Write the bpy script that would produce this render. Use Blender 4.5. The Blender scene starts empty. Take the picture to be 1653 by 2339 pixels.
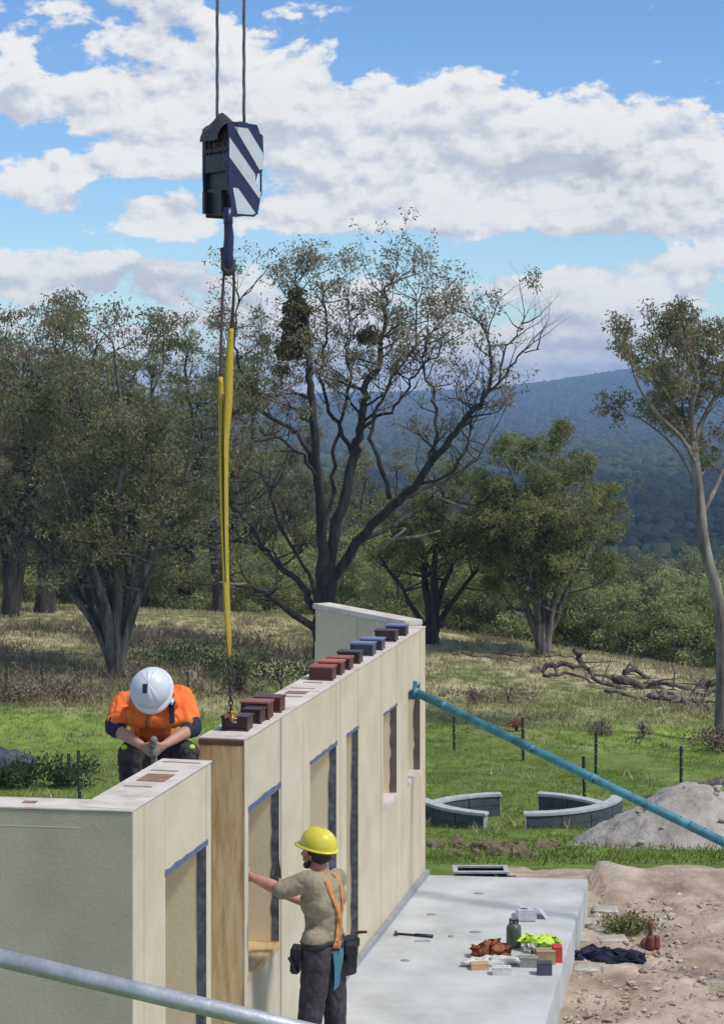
import bpy, bmesh, math, random
import numpy as np
from mathutils import Vector, Matrix, noise
from mathutils.bvhtree import BVHTree
R = math.radians
random.seed(7); rng = np.random.default_rng(7)
SC = bpy.context.scene
COL = SC.collection

# ------------------------------------------------------------------ camera
EYE = 5.03; F = 4500.0; CX = 826.5; HY = 880.0           # eye height, focal length and horizon in photograph pixels
cd = bpy.data.cameras.new('camera'); cam = bpy.data.objects.new('camera', cd); COL.objects.link(cam)
cam.location = (0, 0, EYE); cam.rotation_euler = (R(90), 0, 0)
cd.sensor_fit = 'HORIZONTAL'; cd.sensor_width = 36; cd.lens = 36 * F / 1653
cd.shift_x = 0; cd.shift_y = -(1169.5 - HY) / 1653
cd.clip_start = 0.1; cd.clip_end = 12000
SC.camera = cam

# ------------------------------------------------------------------ light
SUN_AZ, SUN_EL = 116.0, 55.0          # degrees to the right of the view direction, and up
w = bpy.data.worlds.new('World'); SC.world = w; w.use_nodes = True
nt = w.node_tree; N = nt.nodes; L = nt.links; N.clear()
def nd(t, **k):
    n = N.new(t)
    for a, b in k.items(): setattr(n, a, b)
    return n
def setin(n, i, v):
    if isinstance(v, bpy.types.NodeSocket): L.new(v, n.inputs[i])
    else: n.inputs[i].default_value = v
def M2(op, a, b=0.0, c=0.0, clamp=False):
    n = nd('ShaderNodeMath', operation=op); n.use_clamp = clamp
    setin(n, 0, a); setin(n, 1, b); setin(n, 2, c)
    return n.outputs[0]
def MR(v, a, b, c=0.0, d=1.0, kind='SMOOTHSTEP'):
    n = nd('ShaderNodeMapRange', interpolation_type=kind); n.clamp = True
    setin(n, 0, v); setin(n, 1, a); setin(n, 2, b); setin(n, 3, c); setin(n, 4, d)
    return n.outputs[0]
def MIX(f, a, b):
    n = nd('ShaderNodeMix', data_type='RGBA'); setin(n, 0, f); setin(n, 6, a); setin(n, 7, b)
    return n.outputs[2]
sky = nd('ShaderNodeTexSky', sky_type='NISHITA'); sky.sun_disc = False
sky.sun_elevation = R(SUN_EL); sky.sun_rotation = R(SUN_AZ); sky.altitude = 600; sky.air_density = 1.0; sky.dust_density = 0.25; sky.ozone_density = 1.6
tc = nd('ShaderNodeTexCoord'); sep = nd('ShaderNodeSeparateXYZ'); L.new(tc.outputs['Generated'], sep.inputs[0])
hx = M2('SQRT', M2('ADD', M2('MULTIPLY', sep.outputs[0], sep.outputs[0]), M2('MULTIPLY', sep.outputs[1], sep.outputs[1])))
az = M2('ARCTAN2', sep.outputs[0], sep.outputs[1]); el = M2('DIVIDE', sep.outputs[2], M2('MAXIMUM', hx, 0.02))
gx = M2('ADD', M2('MULTIPLY', az, 4.5), 0.8265)                # azimuth and elevation on one scale, in thousandths
gy = M2('SUBTRACT', 0.88, M2('MULTIPLY', el, 4.5))
def cloudnoise(dx, dy):
    cb = nd('ShaderNodeCombineXYZ'); setin(cb, 0, M2('ADD', gx, dx)); setin(cb, 1, M2('MULTIPLY', M2('ADD', gy, dy), 1.55)); setin(cb, 2, 3.3)
    n1 = nd('ShaderNodeTexNoise'); n1.inputs['Scale'].default_value = 5.6; n1.inputs['Detail'].default_value = 12; n1.inputs['Roughness'].default_value = 0.6
    n1.inputs['Distortion'].default_value = 0.12
    L.new(cb.outputs[0], n1.inputs['Vector'])
    return n1.outputs['Fac']
# where cloud banks and clear gaps lie: centre, spread, weight
BANKS = [(.28, .20, .42, .18, .34), (1.0, .30, .26, .13, .42), (1.2, .38, .30, .10, .25), (1.5, .36, .28, .12, .42), (.62, .24, .2, .15, .24), (1.0, .47, .55, .07, .32), (.2, .62, .30, .05, .26), (.10, .43, .16, .05, .30),
         (.40, .50, .26, .035, .26), (.38, .36, .14, .06, .2), (1.5, .61, .15, .03, .34), (.30, .66, .30, .035, .34), (1.25, .67, .40, .045, .42), (1.15, .79, .6, .06, .36), (1.1, .86, .7, .03, .25), (.55, .74, .3, .06, .28), (1.0, .575, .10, .025, .22), (1.6, .5, .3, .06, .25),
         (1.25, .03, .42, .11, -.55), (.79, .16, .04, .05, -.28), (1.55, .2, .10, .05, -.25), (.15, .555, .35, .022, -.34), (.30, .428, .2, .026, -.32), (.10, .325, .12, .026, -.36),
         (1.2, .578, .22, .032, -.46), (.75, .55, .16, .022, -.30), (.42, .575, .2, .02, -.20), (.9, -.12, .8, .1, -.12), (.65, .42, .04, .03, -.1)]
cov = 0.0
for (cx_, cy_, sx_, sy_, wt) in BANKS:
    dx = M2('DIVIDE', M2('SUBTRACT', gx, cx_), sx_); dy = M2('DIVIDE', M2('SUBTRACT', gy, cy_), sy_)
    g = M2('EXPONENT', M2('MULTIPLY', M2('ADD', M2('MULTIPLY', dx, dx), M2('MULTIPLY', dy, dy)), -1.0))
    cov = M2('MULTIPLY_ADD', g, wt, cov)
n0 = cloudnoise(0, 0); n1 = cloudnoise(0.010, -0.030)
n2 = cloudnoise(0.0, -0.085)
dens = M2('ADD', M2('MULTIPLY', M2('SUBTRACT', n0, 0.5), 2.1), cov)
dens2 = M2('ADD', M2('MULTIPLY', M2('SUBTRACT', n1, 0.5), 2.1), cov)
dens3 = M2('ADD', M2('MULTIPLY', M2('SUBTRACT', n2, 0.5), 2.1), cov)
thick = 0.0           # banks whose grey bases show
for (cx_, cy_, sx_, sy_, wt) in [(.12, .23, .24, .045, .5), (1.24, .385, .22, .030, .55), (.78, .32, .12, .05, .3), (.40, .69, .20, .022, .55), (1.2, .73, .4, .018, .45), (1.5, .41, .2, .03, .35), (.62, .41, .12, .03, .3), (.95, .53, .3, .012, .4), (1.05, .79, .5, .015, .35)]:
    dx = M2('DIVIDE', M2('SUBTRACT', gx, cx_), sx_); dy = M2('DIVIDE', M2('SUBTRACT', gy, cy_), sy_)
    thick = M2('MULTIPLY_ADD', M2('EXPONENT', M2('MULTIPLY', M2('ADD', M2('MULTIPLY', dx, dx), M2('MULTIPLY', dy, dy)), -1.0)), wt, thick)
alpha = MR(dens, 0.02, 0.20)
lit = MR(M2('SUBTRACT', M2('ADD', M2('MULTIPLY', M2('SUBTRACT', dens, dens2), .8), M2('MULTIPLY', M2('SUBTRACT', dens, dens3), .42)), M2('MULTIPLY', thick, .42)), -0.40, 0.17)
core = MR(dens, 0.3, 0.95)
ccol = MIX(core, MIX(lit, (3.8, 4.15, 4.9, 1), (6.15, 6.2, 6.2, 1)), MIX(lit, (2.9, 3.2, 3.95, 1), (5.75, 5.8, 5.9, 1)))
tint = MIX(MR(el, 0.0, 0.2), (0.70, 0.86, 1.0, 1), (0.58, 0.77, 1.0, 1))
mul = nd('ShaderNodeMix', data_type='RGBA', blend_type='MULTIPLY'); mul.inputs[0].default_value = 1
L.new(sky.outputs[0], mul.inputs[6]); L.new(tint, mul.inputs[7])
full = MIX(M2('MULTIPLY', alpha, MR(el, -0.02, 0.0)), mul.outputs[2], ccol)
bg = nd('ShaderNodeBackground'); L.new(full, bg.inputs[0]); bg.inputs[1].default_value = 0.125
wo = nd('ShaderNodeOutputWorld'); L.new(bg.outputs[0], wo.inputs[0])

sl = bpy.data.lights.new('sun', 'SUN'); sl.energy = 2.9; sl.angle = R(9); sl.color = (1.0, 0.95, 0.87)
so = bpy.data.objects.new('sun', sl); COL.objects.link(so)
sd = Vector((math.sin(R(SUN_AZ)) * math.cos(R(SUN_EL)), math.cos(R(SUN_AZ)) * math.cos(R(SUN_EL)), math.sin(R(SUN_EL))))
so.rotation_euler = (-sd).to_track_quat('-Z', 'Y').to_euler()
SC.view_settings.view_transform = 'Standard'; SC.view_settings.look = 'None'; SC.view_settings.gamma = 1
SC.view_settings.use_curve_mapping = False; SC.view_settings.exposure = 0.2
SC.render.engine = 'CYCLES'; SC.cycles.max_bounces = 8; SC.cycles.volume_bounces = 0
SC.cycles.transparent_max_bounces = 8; SC.cycles.sample_clamp_indirect = 4

# ------------------------------------------------------------------ helpers
def tag(o, label=None, cat=None, group=None, kind=None):
    if label: o['label'] = label
    if cat: o['category'] = cat
    if group: o['group'] = group
    if kind: o['kind'] = kind
    return o
def link(name, me, m=None, parent=None, smooth=False):
    o = bpy.data.objects.new(name, me); COL.objects.link(o)
    if m is not None and not me.materials: me.materials.append(m)
    if parent is not None: o.parent = parent
    if smooth: me.polygons.foreach_set('use_smooth', [True] * len(me.polygons))
    return o
def empty(name, loc=(0, 0, 0), rz=0):
    o = bpy.data.objects.new(name, None); COL.objects.link(o); o.location = loc; o.rotation_euler = (0, 0, rz)
    o.empty_display_size = 0.1
    return o
class MB:
    def __init__(s): s.v = []; s.f = []
    def add(s, vs, fs):
        b = len(s.v); s.v += [tuple(v) for v in vs]; s.f += [tuple(i + b for i in f) for f in fs]; return s
    def box(s, x0, x1, y0, y1, z0, z1, mx=None):
        vs = [Vector(p) for p in ((x0,y0,z0),(x1,y0,z0),(x1,y1,z0),(x0,y1,z0),(x0,y0,z1),(x1,y0,z1),(x1,y1,z1),(x0,y1,z1))]
        if mx is not None: vs = [mx @ v for v in vs]
        return s.add(vs, [(0,3,2,1),(4,5,6,7),(0,1,5,4),(1,2,6,5),(2,3,7,6),(3,0,4,7)])
    def tube(s, pts, rad, n=8, cap=True, flat=1.0):
        pts = [Vector(p) for p in pts]
        if not hasattr(rad, '__len__'): rad = [rad] * len(pts)
        up = None; rings = []
        for i, p in enumerate(pts):
            d = (pts[min(i+1, len(pts)-1)] - pts[max(i-1, 0)])
            d = d.normalized() if d.length > 1e-9 else Vector((0,0,1))
            if up is None: up = Vector((0,0,1)) if abs(d.z) < .9 else Vector((1,0,0))
            a = d.cross(up).normalized(); b = a.cross(d).normalized(); up = b
            rings.append([p + a*math.cos(2*math.pi*k/n)*rad[i] + b*math.sin(2*math.pi*k/n)*rad[i]*flat for k in range(n)])
        vs = [v for r in rings for v in r]; fs = []
        for i in range(len(pts)-1):
            for k in range(n): fs.append((i*n+k, i*n+(k+1)%n, (i+1)*n+(k+1)%n, (i+1)*n+k))
        if cap: fs += [tuple(range(n-1, -1, -1)), tuple(range((len(pts)-1)*n, len(pts)*n))]
        return s.add(vs, fs)
    def ell(s, c, r, mx=None, nu=16, nv=10):
        c = Vector(c); vs = []; fs = []
        for j in range(nv+1):
            t = math.pi*j/nv
            for i in range(nu):
                p = Vector((r[0]*math.sin(t)*math.cos(2*math.pi*i/nu), r[1]*math.sin(t)*math.sin(2*math.pi*i/nu), r[2]*math.cos(t)))
                if mx is not None: p = mx @ p
                vs.append(c + p)
        for j in range(nv):
            for i in range(nu): fs.append((j*nu+i, (j+1)*nu+i, (j+1)*nu+(i+1)%nu, j*nu+(i+1)%nu))
        return s.add(vs, fs)
    def cap(s, a, ra, b, rb, n=14):
        a = Vector(a); b = Vector(b); d = (b-a); Ln = d.length; d = d/Ln if Ln > 1e-6 else Vector((0,0,1))
        pts = []; rr = []
        for k in range(5): t = math.pi/2*(1-k/4*.98); pts.append(a - d*ra*math.sin(t)); rr.append(max(ra*math.cos(t), ra*.03))
        for k in range(1, 4): q = k/4; pts.append(a.lerp(b, q)); rr.append(ra+(rb-ra)*q)
        for k in range(5): t = math.pi/2*(k/4*.98); pts.append(b + d*rb*math.sin(t)); rr.append(max(rb*math.cos(t), rb*.03))
        return s.tube(pts, rr, n)
    def prism(s, poly, t0, t1, O, e1, e2, e3):
        n = len(poly); vs = [O + e1*a + e3*b + e2*t for t in (t0, t1) for (a, b) in poly]
        fs = [tuple(range(n)), tuple(range(2*n-1, n-1, -1))] + [(i, i+n, (i+1)%n+n, (i+1)%n) for i in range(n)]
        return s.add(vs, fs)
    def mesh(s, name):
        me = bpy.data.meshes.new(name); me.from_pydata(s.v, [], s.f); me.update()
        bm = bmesh.new(); bm.from_mesh(me); bmesh.ops.recalc_face_normals(bm, faces=bm.faces); bm.to_mesh(me); bm.free()
        return me
    def build(s, name, m, parent=None, smooth=False, bevel=0.0):
        me = s.mesh(name)
        if bevel:
            bm = bmesh.new(); bm.from_mesh(me)
            bmesh.ops.bevel(bm, geom=[e for e in bm.edges if len(e.link_faces) == 2 and e.calc_face_angle(0) > .5], offset=bevel, segments=2, affect='EDGES', clamp_overlap=True)
            bm.to_mesh(me); bm.free()
        return link(name, me, m, parent, smooth)
def P(x, y, Y): return Vector(((x - CX) * Y / F, Y, EYE - (y - HY) * Y / F))
def quadmesh(name, V):
    """V: (n,4,3) array of separate quads"""
    n = len(V); me = bpy.data.meshes.new(name)
    me.vertices.add(n*4); me.vertices.foreach_set('co', V.reshape(-1).astype(np.float32))
    me.loops.add(n*4); me.loops.foreach_set('vertex_index', np.arange(n*4, dtype=np.int32))
    me.polygons.add(n); me.polygons.foreach_set('loop_start', np.arange(0, n*4, 4, dtype=np.int32)); me.polygons.foreach_set('loop_total', np.full(n, 4, dtype=np.int32))
    me.update(calc_edges=True); return me
def trimesh(name, V):
    n = len(V); me = bpy.data.meshes.new(name)
    me.vertices.add(n*3); me.vertices.foreach_set('co', V.reshape(-1).astype(np.float32))
    me.loops.add(n*3); me.loops.foreach_set('vertex_index', np.arange(n*3, dtype=np.int32))
    me.polygons.add(n); me.polygons.foreach_set('loop_start', np.arange(0, n*3, 3, dtype=np.int32)); me.polygons.foreach_set('loop_total', np.full(n, 3, dtype=np.int32))
    me.update(calc_edges=True); return me

# ------------------------------------------------------------------ materials
def material(name, stops, rough=0.7, scale=3.0, detail=6, bump=0.0, bscale=None, stretch=None, metal=0.0, trans=0.0, island=0.0, spec=0.5, dist=0.02, second=None):
    """stops: colours spread over a noise; island: brightness change from piece to piece"""
    m = bpy.data.materials.new(name); m.use_nodes = True; t = m.node_tree; t.nodes.clear(); n_ = t.nodes; l_ = t.links
    out = n_.new('ShaderNodeOutputMaterial'); b = n_.new('ShaderNodeBsdfPrincipled'); tc = n_.new('ShaderNodeTexCoord')
    b.inputs['Roughness'].default_value = rough; b.inputs['Metallic'].default_value = metal; b.inputs['Specular IOR Level'].default_value = spec
    vec = tc.outputs['Object']
    if stretch:
        mp = n_.new('ShaderNodeMapping'); mp.inputs['Scale'].default_value = stretch; l_.new(vec, mp.inputs[0]); vec = mp.outputs[0]
    nz = n_.new('ShaderNodeTexNoise'); nz.inputs['Scale'].default_value = scale; nz.inputs['Detail'].default_value = detail; nz.inputs['Roughness'].default_value = .6; l_.new(vec, nz.inputs['Vector'])
    cr = n_.new('ShaderNodeValToRGB'); l_.new(nz.outputs['Fac'], cr.inputs[0])
    k = len(stops)
    while len(cr.color_ramp.elements) < k: cr.color_ramp.elements.new(.5)
    for i, c in enumerate(stops):
        e = cr.color_ramp.elements[i]; e.position = .32 + .36 * i / max(k-1, 1); e.color = (*c, 1)
    col = cr.outputs[0]
    if island:
        g = n_.new('ShaderNodeNewGeometry'); mr = n_.new('ShaderNodeMapRange'); mr.inputs[3].default_value = 1-island; mr.inputs[4].default_value = 1+island
        l_.new(g.outputs['Random Per Island'], mr.inputs[0]); mx = n_.new('ShaderNodeVectorMath'); mx.operation = 'SCALE'; l_.new(col, mx.inputs[0]); l_.new(mr.outputs[0], mx.inputs['Scale']); col = mx.outputs[0]
    l_.new(col, b.inputs['Base Color'])
    if bump:
        nb = n_.new('ShaderNodeTexNoise'); nb.inputs['Scale'].default_value = bscale or scale*4; nb.inputs['Detail'].default_value = 8; l_.new(vec, nb.inputs['Vector'])
        bp = n_.new('ShaderNodeBump'); bp.inputs['Strength'].default_value = bump; bp.inputs['Distance'].default_value = dist; l_.new(nb.outputs['Fac'], bp.inputs['Height']); l_.new(bp.outputs[0], b.inputs['Normal'])
    if trans:
        tr = n_.new('ShaderNodeBsdfTranslucent'); l_.new(col, tr.inputs[0]); ms = n_.new('ShaderNodeMixShader'); ms.inputs[0].default_value = trans
        l_.new(b.outputs[0], ms.inputs[1]); l_.new(tr.outputs[0], ms.inputs[2]); l_.new(ms.outputs[0], out.inputs[0])
    else: l_.new(b.outputs[0], out.inputs[0])
    return m
MT = {}
MT['render'] = material('cream_render', [(.53,.465,.325),(.58,.51,.365),(.63,.56,.41)], .85, 2.2, 12, .6, 60, spec=.2, dist=.004)
MT['render_pale'] = material('pale_render', [(.52,.465,.335),(.575,.52,.385),(.62,.565,.43)], .85, 2.4, 12, .6, 60, spec=.2, dist=.004)
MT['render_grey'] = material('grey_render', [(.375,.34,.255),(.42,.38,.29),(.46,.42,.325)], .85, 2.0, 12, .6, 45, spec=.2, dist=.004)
MT['walltop'] = material('wall_top', [(.46,.40,.34),(.60,.54,.47),(.68,.63,.56)], .85, 5, 8, .4, 40, spec=.2, dist=.004)
MT['reveal'] = material('reveal_board', [(.80,.64,.40),(.86,.71,.46)], .8, 1.5, 6, .1, 30)
MT['tape'] = material('tape_membrane', [(.05,.055,.075),(.10,.105,.13),(.17,.19,.26)], .5, 14, 5)
MT['tape_blue'] = material('blue_tape', [(.075,.095,.18),(.13,.16,.27)], .6, 20, 5)
MT['tape_brown'] = material('brown_membrane', [(.09,.065,.05),(.17,.135,.105)], .6, 9, 5)
MT['plywood'] = material('plywood', [(.52,.29,.12),(.74,.49,.24),(.84,.60,.33)], .6, 2.6, 8, .15, 20, stretch=(9, 9, 1.1))
MT['ply_dark'] = material('ply_dark', [(.14,.055,.03),(.24,.10,.05)], .6, 6, 6)
MT['timber'] = material('pale_timber', [(.45,.30,.13),(.60,.43,.22)], .6, 4, 6, stretch=(8,1,8))
MT['concrete'] = material('concrete', [(.38,.385,.37),(.48,.49,.475),(.57,.58,.565)], .8, 1.7, 14, .4, 60, dist=.003)
MT['concrete_side'] = material('concrete_side', [(.22,.21,.19),(.34,.33,.30)], .9, 4, 8, .4, 20)
MT['grey_trim'] = material('grey_trim', [(.24,.25,.26),(.33,.34,.35)], .6, 8)
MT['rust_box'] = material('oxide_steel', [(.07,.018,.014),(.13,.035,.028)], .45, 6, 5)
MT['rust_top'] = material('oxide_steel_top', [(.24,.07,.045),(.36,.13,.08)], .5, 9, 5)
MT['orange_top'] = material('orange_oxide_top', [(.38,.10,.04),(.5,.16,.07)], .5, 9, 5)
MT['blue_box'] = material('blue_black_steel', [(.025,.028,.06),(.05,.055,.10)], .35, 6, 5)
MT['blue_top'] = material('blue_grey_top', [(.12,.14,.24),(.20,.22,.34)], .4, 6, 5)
MT['dark_box'] = material('dark_steel', [(.025,.014,.018),(.06,.03,.03)], .4, 6, 5)
MT['pocket'] = material('pocket_brown', [(.20,.10,.07),(.34,.19,.14)], .8, 12, 5)
MT['slot'] = material('slot_grey', [(.27,.22,.18),(.36,.30,.25)], .8, 12, 5)
MT['teal'] = material('teal_paint', [(.028,.125,.16),(.05,.21,.27),(.11,.29,.34)], .65, 7, 12, .3, 30)
MT['navy_paint'] = material('navy_paint', [(.012,.014,.055),(.02,.024,.085)], .35, 5)
MT['black_steel'] = material('black_steel', [(.012,.012,.02),(.03,.03,.042)], .4, 8, 5)
MT['grease'] = material('greasy_steel', [(.03,.022,.02),(.07,.05,.04)], .4, 10, 5)
MT['stripe_white'] = material('white_paint', [(.46,.50,.54),(.58,.62,.65)], .4, 5)
MT['rope'] = material('wire_rope', [(.09,.09,.11),(.17,.17,.19)], .45, 60, metal=.3)
MT['sling'] = material('yellow_sling', [(.30,.22,.02),(.46,.36,.03),(.52,.42,.05)], .7, 30, 5, .3, 80, stretch=(6,6,1))
MT['sling_dark'] = material('dark_sling', [(.05,.04,.045),(.09,.07,.07)], .7, 30)
MT['gold'] = material('gold_chain', [(.38,.24,.07),(.55,.38,.13)], .4, 30, metal=.4)
MT['galv'] = material('galvanised', [(.36,.38,.40),(.56,.58,.60)], .5, 9, 10, .15, 40, metal=.45)
MT['cap'] = material('white_cap', [(.34,.34,.36),(.50,.50,.51)], .8, 5, 8, .3, 30)
MT['block'] = material('dark_block', [(.045,.05,.065),(.085,.09,.11)], .8, 7, 5, .3, 30)
MT['picket'] = material('picket', [(.02,.03,.02),(.04,.05,.035)], .6, 8)
MT['sand'] = material('grey_sand', [(.25,.215,.18),(.36,.32,.275),(.46,.42,.37)], .95, 2.5, 10, .8, 9, dist=.05)
MT['clod'] = material('turf_clod', [(.08,.07,.035),(.17,.125,.075),(.13,.13,.06)], .95, 5, 6, .8, 20)
MT['dead'] = material('dead_wood', [(.03,.02,.02),(.075,.055,.05),(.22,.18,.16)], .9, 5, 6, .5, 20)
MT['bark'] = material('dark_bark', [(.014,.011,.011),(.034,.028,.026),(.075,.065,.06)], .95, 1.6, 6, .8, 9, stretch=(3,3,.7))
MT['bark_grey'] = material('grey_bark', [(.04,.032,.028),(.10,.085,.075),(.22,.20,.175)], .95, 1.6, 6, .6, 9, stretch=(3,3,.6))
MT['bark_pale'] = material('pale_bark', [(.09,.07,.06),(.19,.16,.14),(.34,.31,.28)], .9, 1.3, 6, .4, 9, stretch=(3,3,.6))
def leafmat(name, a, b, c, tr=.5, isl=.35): return material(name, [a, b, c], .75, .55, 5, trans=tr, island=isl, spec=.15)
MT['leaf_grey'] = leafmat('leaf_grey_olive', (0.143, 0.144, 0.073), (0.219, 0.219, 0.113), (0.306, 0.301, 0.170))
MT['leaf_dark'] = leafmat('leaf_dark', (0.099, 0.111, 0.062), (0.163, 0.176, 0.095), (0.242, 0.236, 0.131))
MT['leaf_red'] = leafmat('leaf_reddish', (0.211, 0.148, 0.116), (0.317, 0.221, 0.179), (0.400, 0.317, 0.252))
MT['leaf_green'] = leafmat('leaf_green', (0.156, 0.169, 0.062), (0.237, 0.250, 0.094), (0.338, 0.344, 0.150))
MT['leaf_lime'] = leafmat('leaf_pale_green', (0.238, 0.273, 0.119), (0.356, 0.392, 0.167), (0.498, 0.521, 0.250))
MT['leaf_mist'] = leafmat('leaf_mistletoe', (0.083, 0.074, 0.029), (0.131, 0.116, 0.041), (0.180, 0.146, 0.057))
MT['leaf_weed'] = leafmat('leaf_weed', (0.034, 0.061, 0.027), (0.068, 0.108, 0.041), (0.121, 0.162, 0.068))
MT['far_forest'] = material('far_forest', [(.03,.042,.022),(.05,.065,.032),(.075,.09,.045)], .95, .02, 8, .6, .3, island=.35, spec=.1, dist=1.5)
MT['shade_toned_forest'] = material('shade_toned_forest', [(.010,.018,.012),(.016,.026,.017),(.024,.036,.022)], .95, .03, 8, .6, .3, island=.4, spec=.1, dist=1.0)  # cloud shadow over this part of the valley, put into the crown colour
MT['skin'] = material('skin', [(.42,.22,.16),(.50,.28,.20)], .55, 8)
MT['skin_red'] = material('skin_reddened', [(.46,.20,.16),(.55,.27,.21)], .55, 8)
MT['hair'] = material('dark_hair', [(.012,.008,.007),(.03,.02,.016)], .6, 40, stretch=(1,1,4))
MT['orange'] = material('orange_cloth', [(.72,.12,.015),(.85,.17,.025),(.90,.21,.04)], .8, 9, 6, .5, 25)
MT['navy_cloth'] = material('navy_cloth', [(.012,.014,.035),(.025,.027,.06)], .85, 12, 5, .5, 30)
MT['khaki'] = material('khaki_cloth', [(.23,.195,.12),(.30,.26,.165),(.34,.30,.2)], .9, 8, 6, .5, 25)
MT['dark_cloth'] = material('dark_trousers', [(.018,.017,.022),(.045,.038,.045),(.08,.065,.065)], .9, 9, 6, .5, 25)
MT['hat_white'] = material('white_plastic', [(.60,.62,.67),(.68,.70,.74)], .35, 5)
MT['hat_yellow'] = material('yellow_plastic', [(.62,.52,.04),(.72,.62,.07)], .33, 5)
MT['strap_orange'] = material('orange_webbing', [(.50,.20,.07),(.66,.30,.12)], .7, 22, 5, .3, 60)
MT['black'] = material('black_plastic', [(.01,.01,.014),(.022,.02,.026)], .5, 10)
MT['boot'] = material('boot_leather', [(.07,.045,.03),(.13,.085,.055)], .7, 10)
MT['teal_cloth'] = material('teal_rag', [(.04,.14,.20),(.07,.22,.29)], .85, 10)
MT['reflect'] = material('reflective_tape', [(.55,.53,.52),(.7,.68,.66)], .3, 10)
MT['glove'] = material('grey_glove', [(.13,.13,.13),(.22,.22,.21)], .8, 20)
MT['vis'] = material('hi_vis', [(.42,.62,.04),(.58,.80,.10)], .8, 12, 5, .5, 25)
MT['white_bag'] = material('white_bag', [(.5,.49,.46),(.68,.67,.63)], .7, 12, 5, .4, 30)
MT['lilac_bag'] = material('clear_wrap', [(.42,.40,.44),(.60,.58,.61)], .35, 14)
MT['cardboard'] = material('cardboard', [(.30,.20,.12),(.42,.30,.19)], .85, 9)
MT['red'] = material('red_plastic', [(.45,.04,.02),(.58,.07,.04)], .5, 9)
MT['rag'] = material('rust_cloth', [(.16,.03,.02),(.30,.09,.04),(.42,.17,.08)], .9, 14, 5, .6, 30)
MT['green_can'] = material('green_can', [(.06,.075,.05),(.10,.12,.085)], .45, 9)
MT['limestone'] = material('limestone', [(.30,.27,.21),(.42,.39,.32),(.54,.51,.44)], .9, 3, 8, .5, 20)
MT['rustred'] = material('rust_red', [(.11,.03,.02),(.20,.06,.045)], .7, 14)

# ------------------------------------------------------------------ ground shape
PY = [0, 20.5, 22.5, 24.5, 27.9, 36, 42.3, 50.4, 63, 74, 90, 400]
PZ = [-.35, -.35, -.52, -.92, -1.65, -3.13, -4.05, -4.70, -5.05, -5.2, -5.3, -5.4]
def sstep(t): t = np.clip(t, 0, 1); return t*t*(3-2*t)
RIDX = [-6000, -600, 0, 650, 900, 1100, 1250, 1350, 1430, 1550, 1653, 1900, 2600, 6000]
RIDY = [870, 900, 912, 905, 900, 893, 876, 861, 849, 851, 858, 885, 880, 870]
def gz(X, Y):
    X = np.asarray(X, float); Y = np.asarray(Y, float)
    z = (np.interp(Y, PY, PZ) + np.interp(Y-1.5, PY, PZ) + np.interp(Y+1.5, PY, PZ)) / 3
    z = np.where(Y < 20, -.35, z)
    z = z - .045 * np.clip(X, -30, 30) * sstep((Y-42)/28)
    Yc = np.clip(84 - 1.0*X, 62, 83)
    t = np.maximum(Y - Yc, 0)
    z = z - (np.sqrt(t*t + 64) - 8) * .17
    zv = np.interp(Y, [0, 200, 400, 900, 1800, 2200, 9000], [-20, -24, -31, -37, -43, -40, -40])
    z = np.where(t > 0, np.maximum(z, zv), z)
    z = np.where(Y > 300, zv + (z-zv)*np.clip(1-(Y-300)/50, 0, 1), z)
    px = CX + 4500*X/np.maximum(Y, 1)
    rz = EYE - (np.interp(px, RIDX, RIDY) - HY)
    hs = sstep((Y-2100)/2400)
    z = z + (rz + 40) * np.where(Y > 2100, hs, 0)
    z = np.where(Y > 4500, z - (Y-4500)*.03, z)
    return z
def gzf(X, Y): return float(gz(X, Y))
def G(x, y):
    """ground point seen at photograph position x, y"""
    Y = 14.0; k = (y-HY)/F; a = (x-CX)/F
    while Y < 5000:
        if EYE - k*Y <= gzf(a*Y, Y): return Vector((a*Y, Y, gzf(a*Y, Y)))
        Y += .05 if Y < 120 else 2
    return Vector((a*Y, Y, EYE - k*Y))
Ys = np.concatenate([[-60, -30, -10, 2, 8], np.geomspace(10, 2100, 400)])
Ts = np.linspace(-1, 1, 271); Ts = np.sign(Ts) * (np.abs(Ts)*.45 + .55*np.abs(Ts)**2.2)
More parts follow.
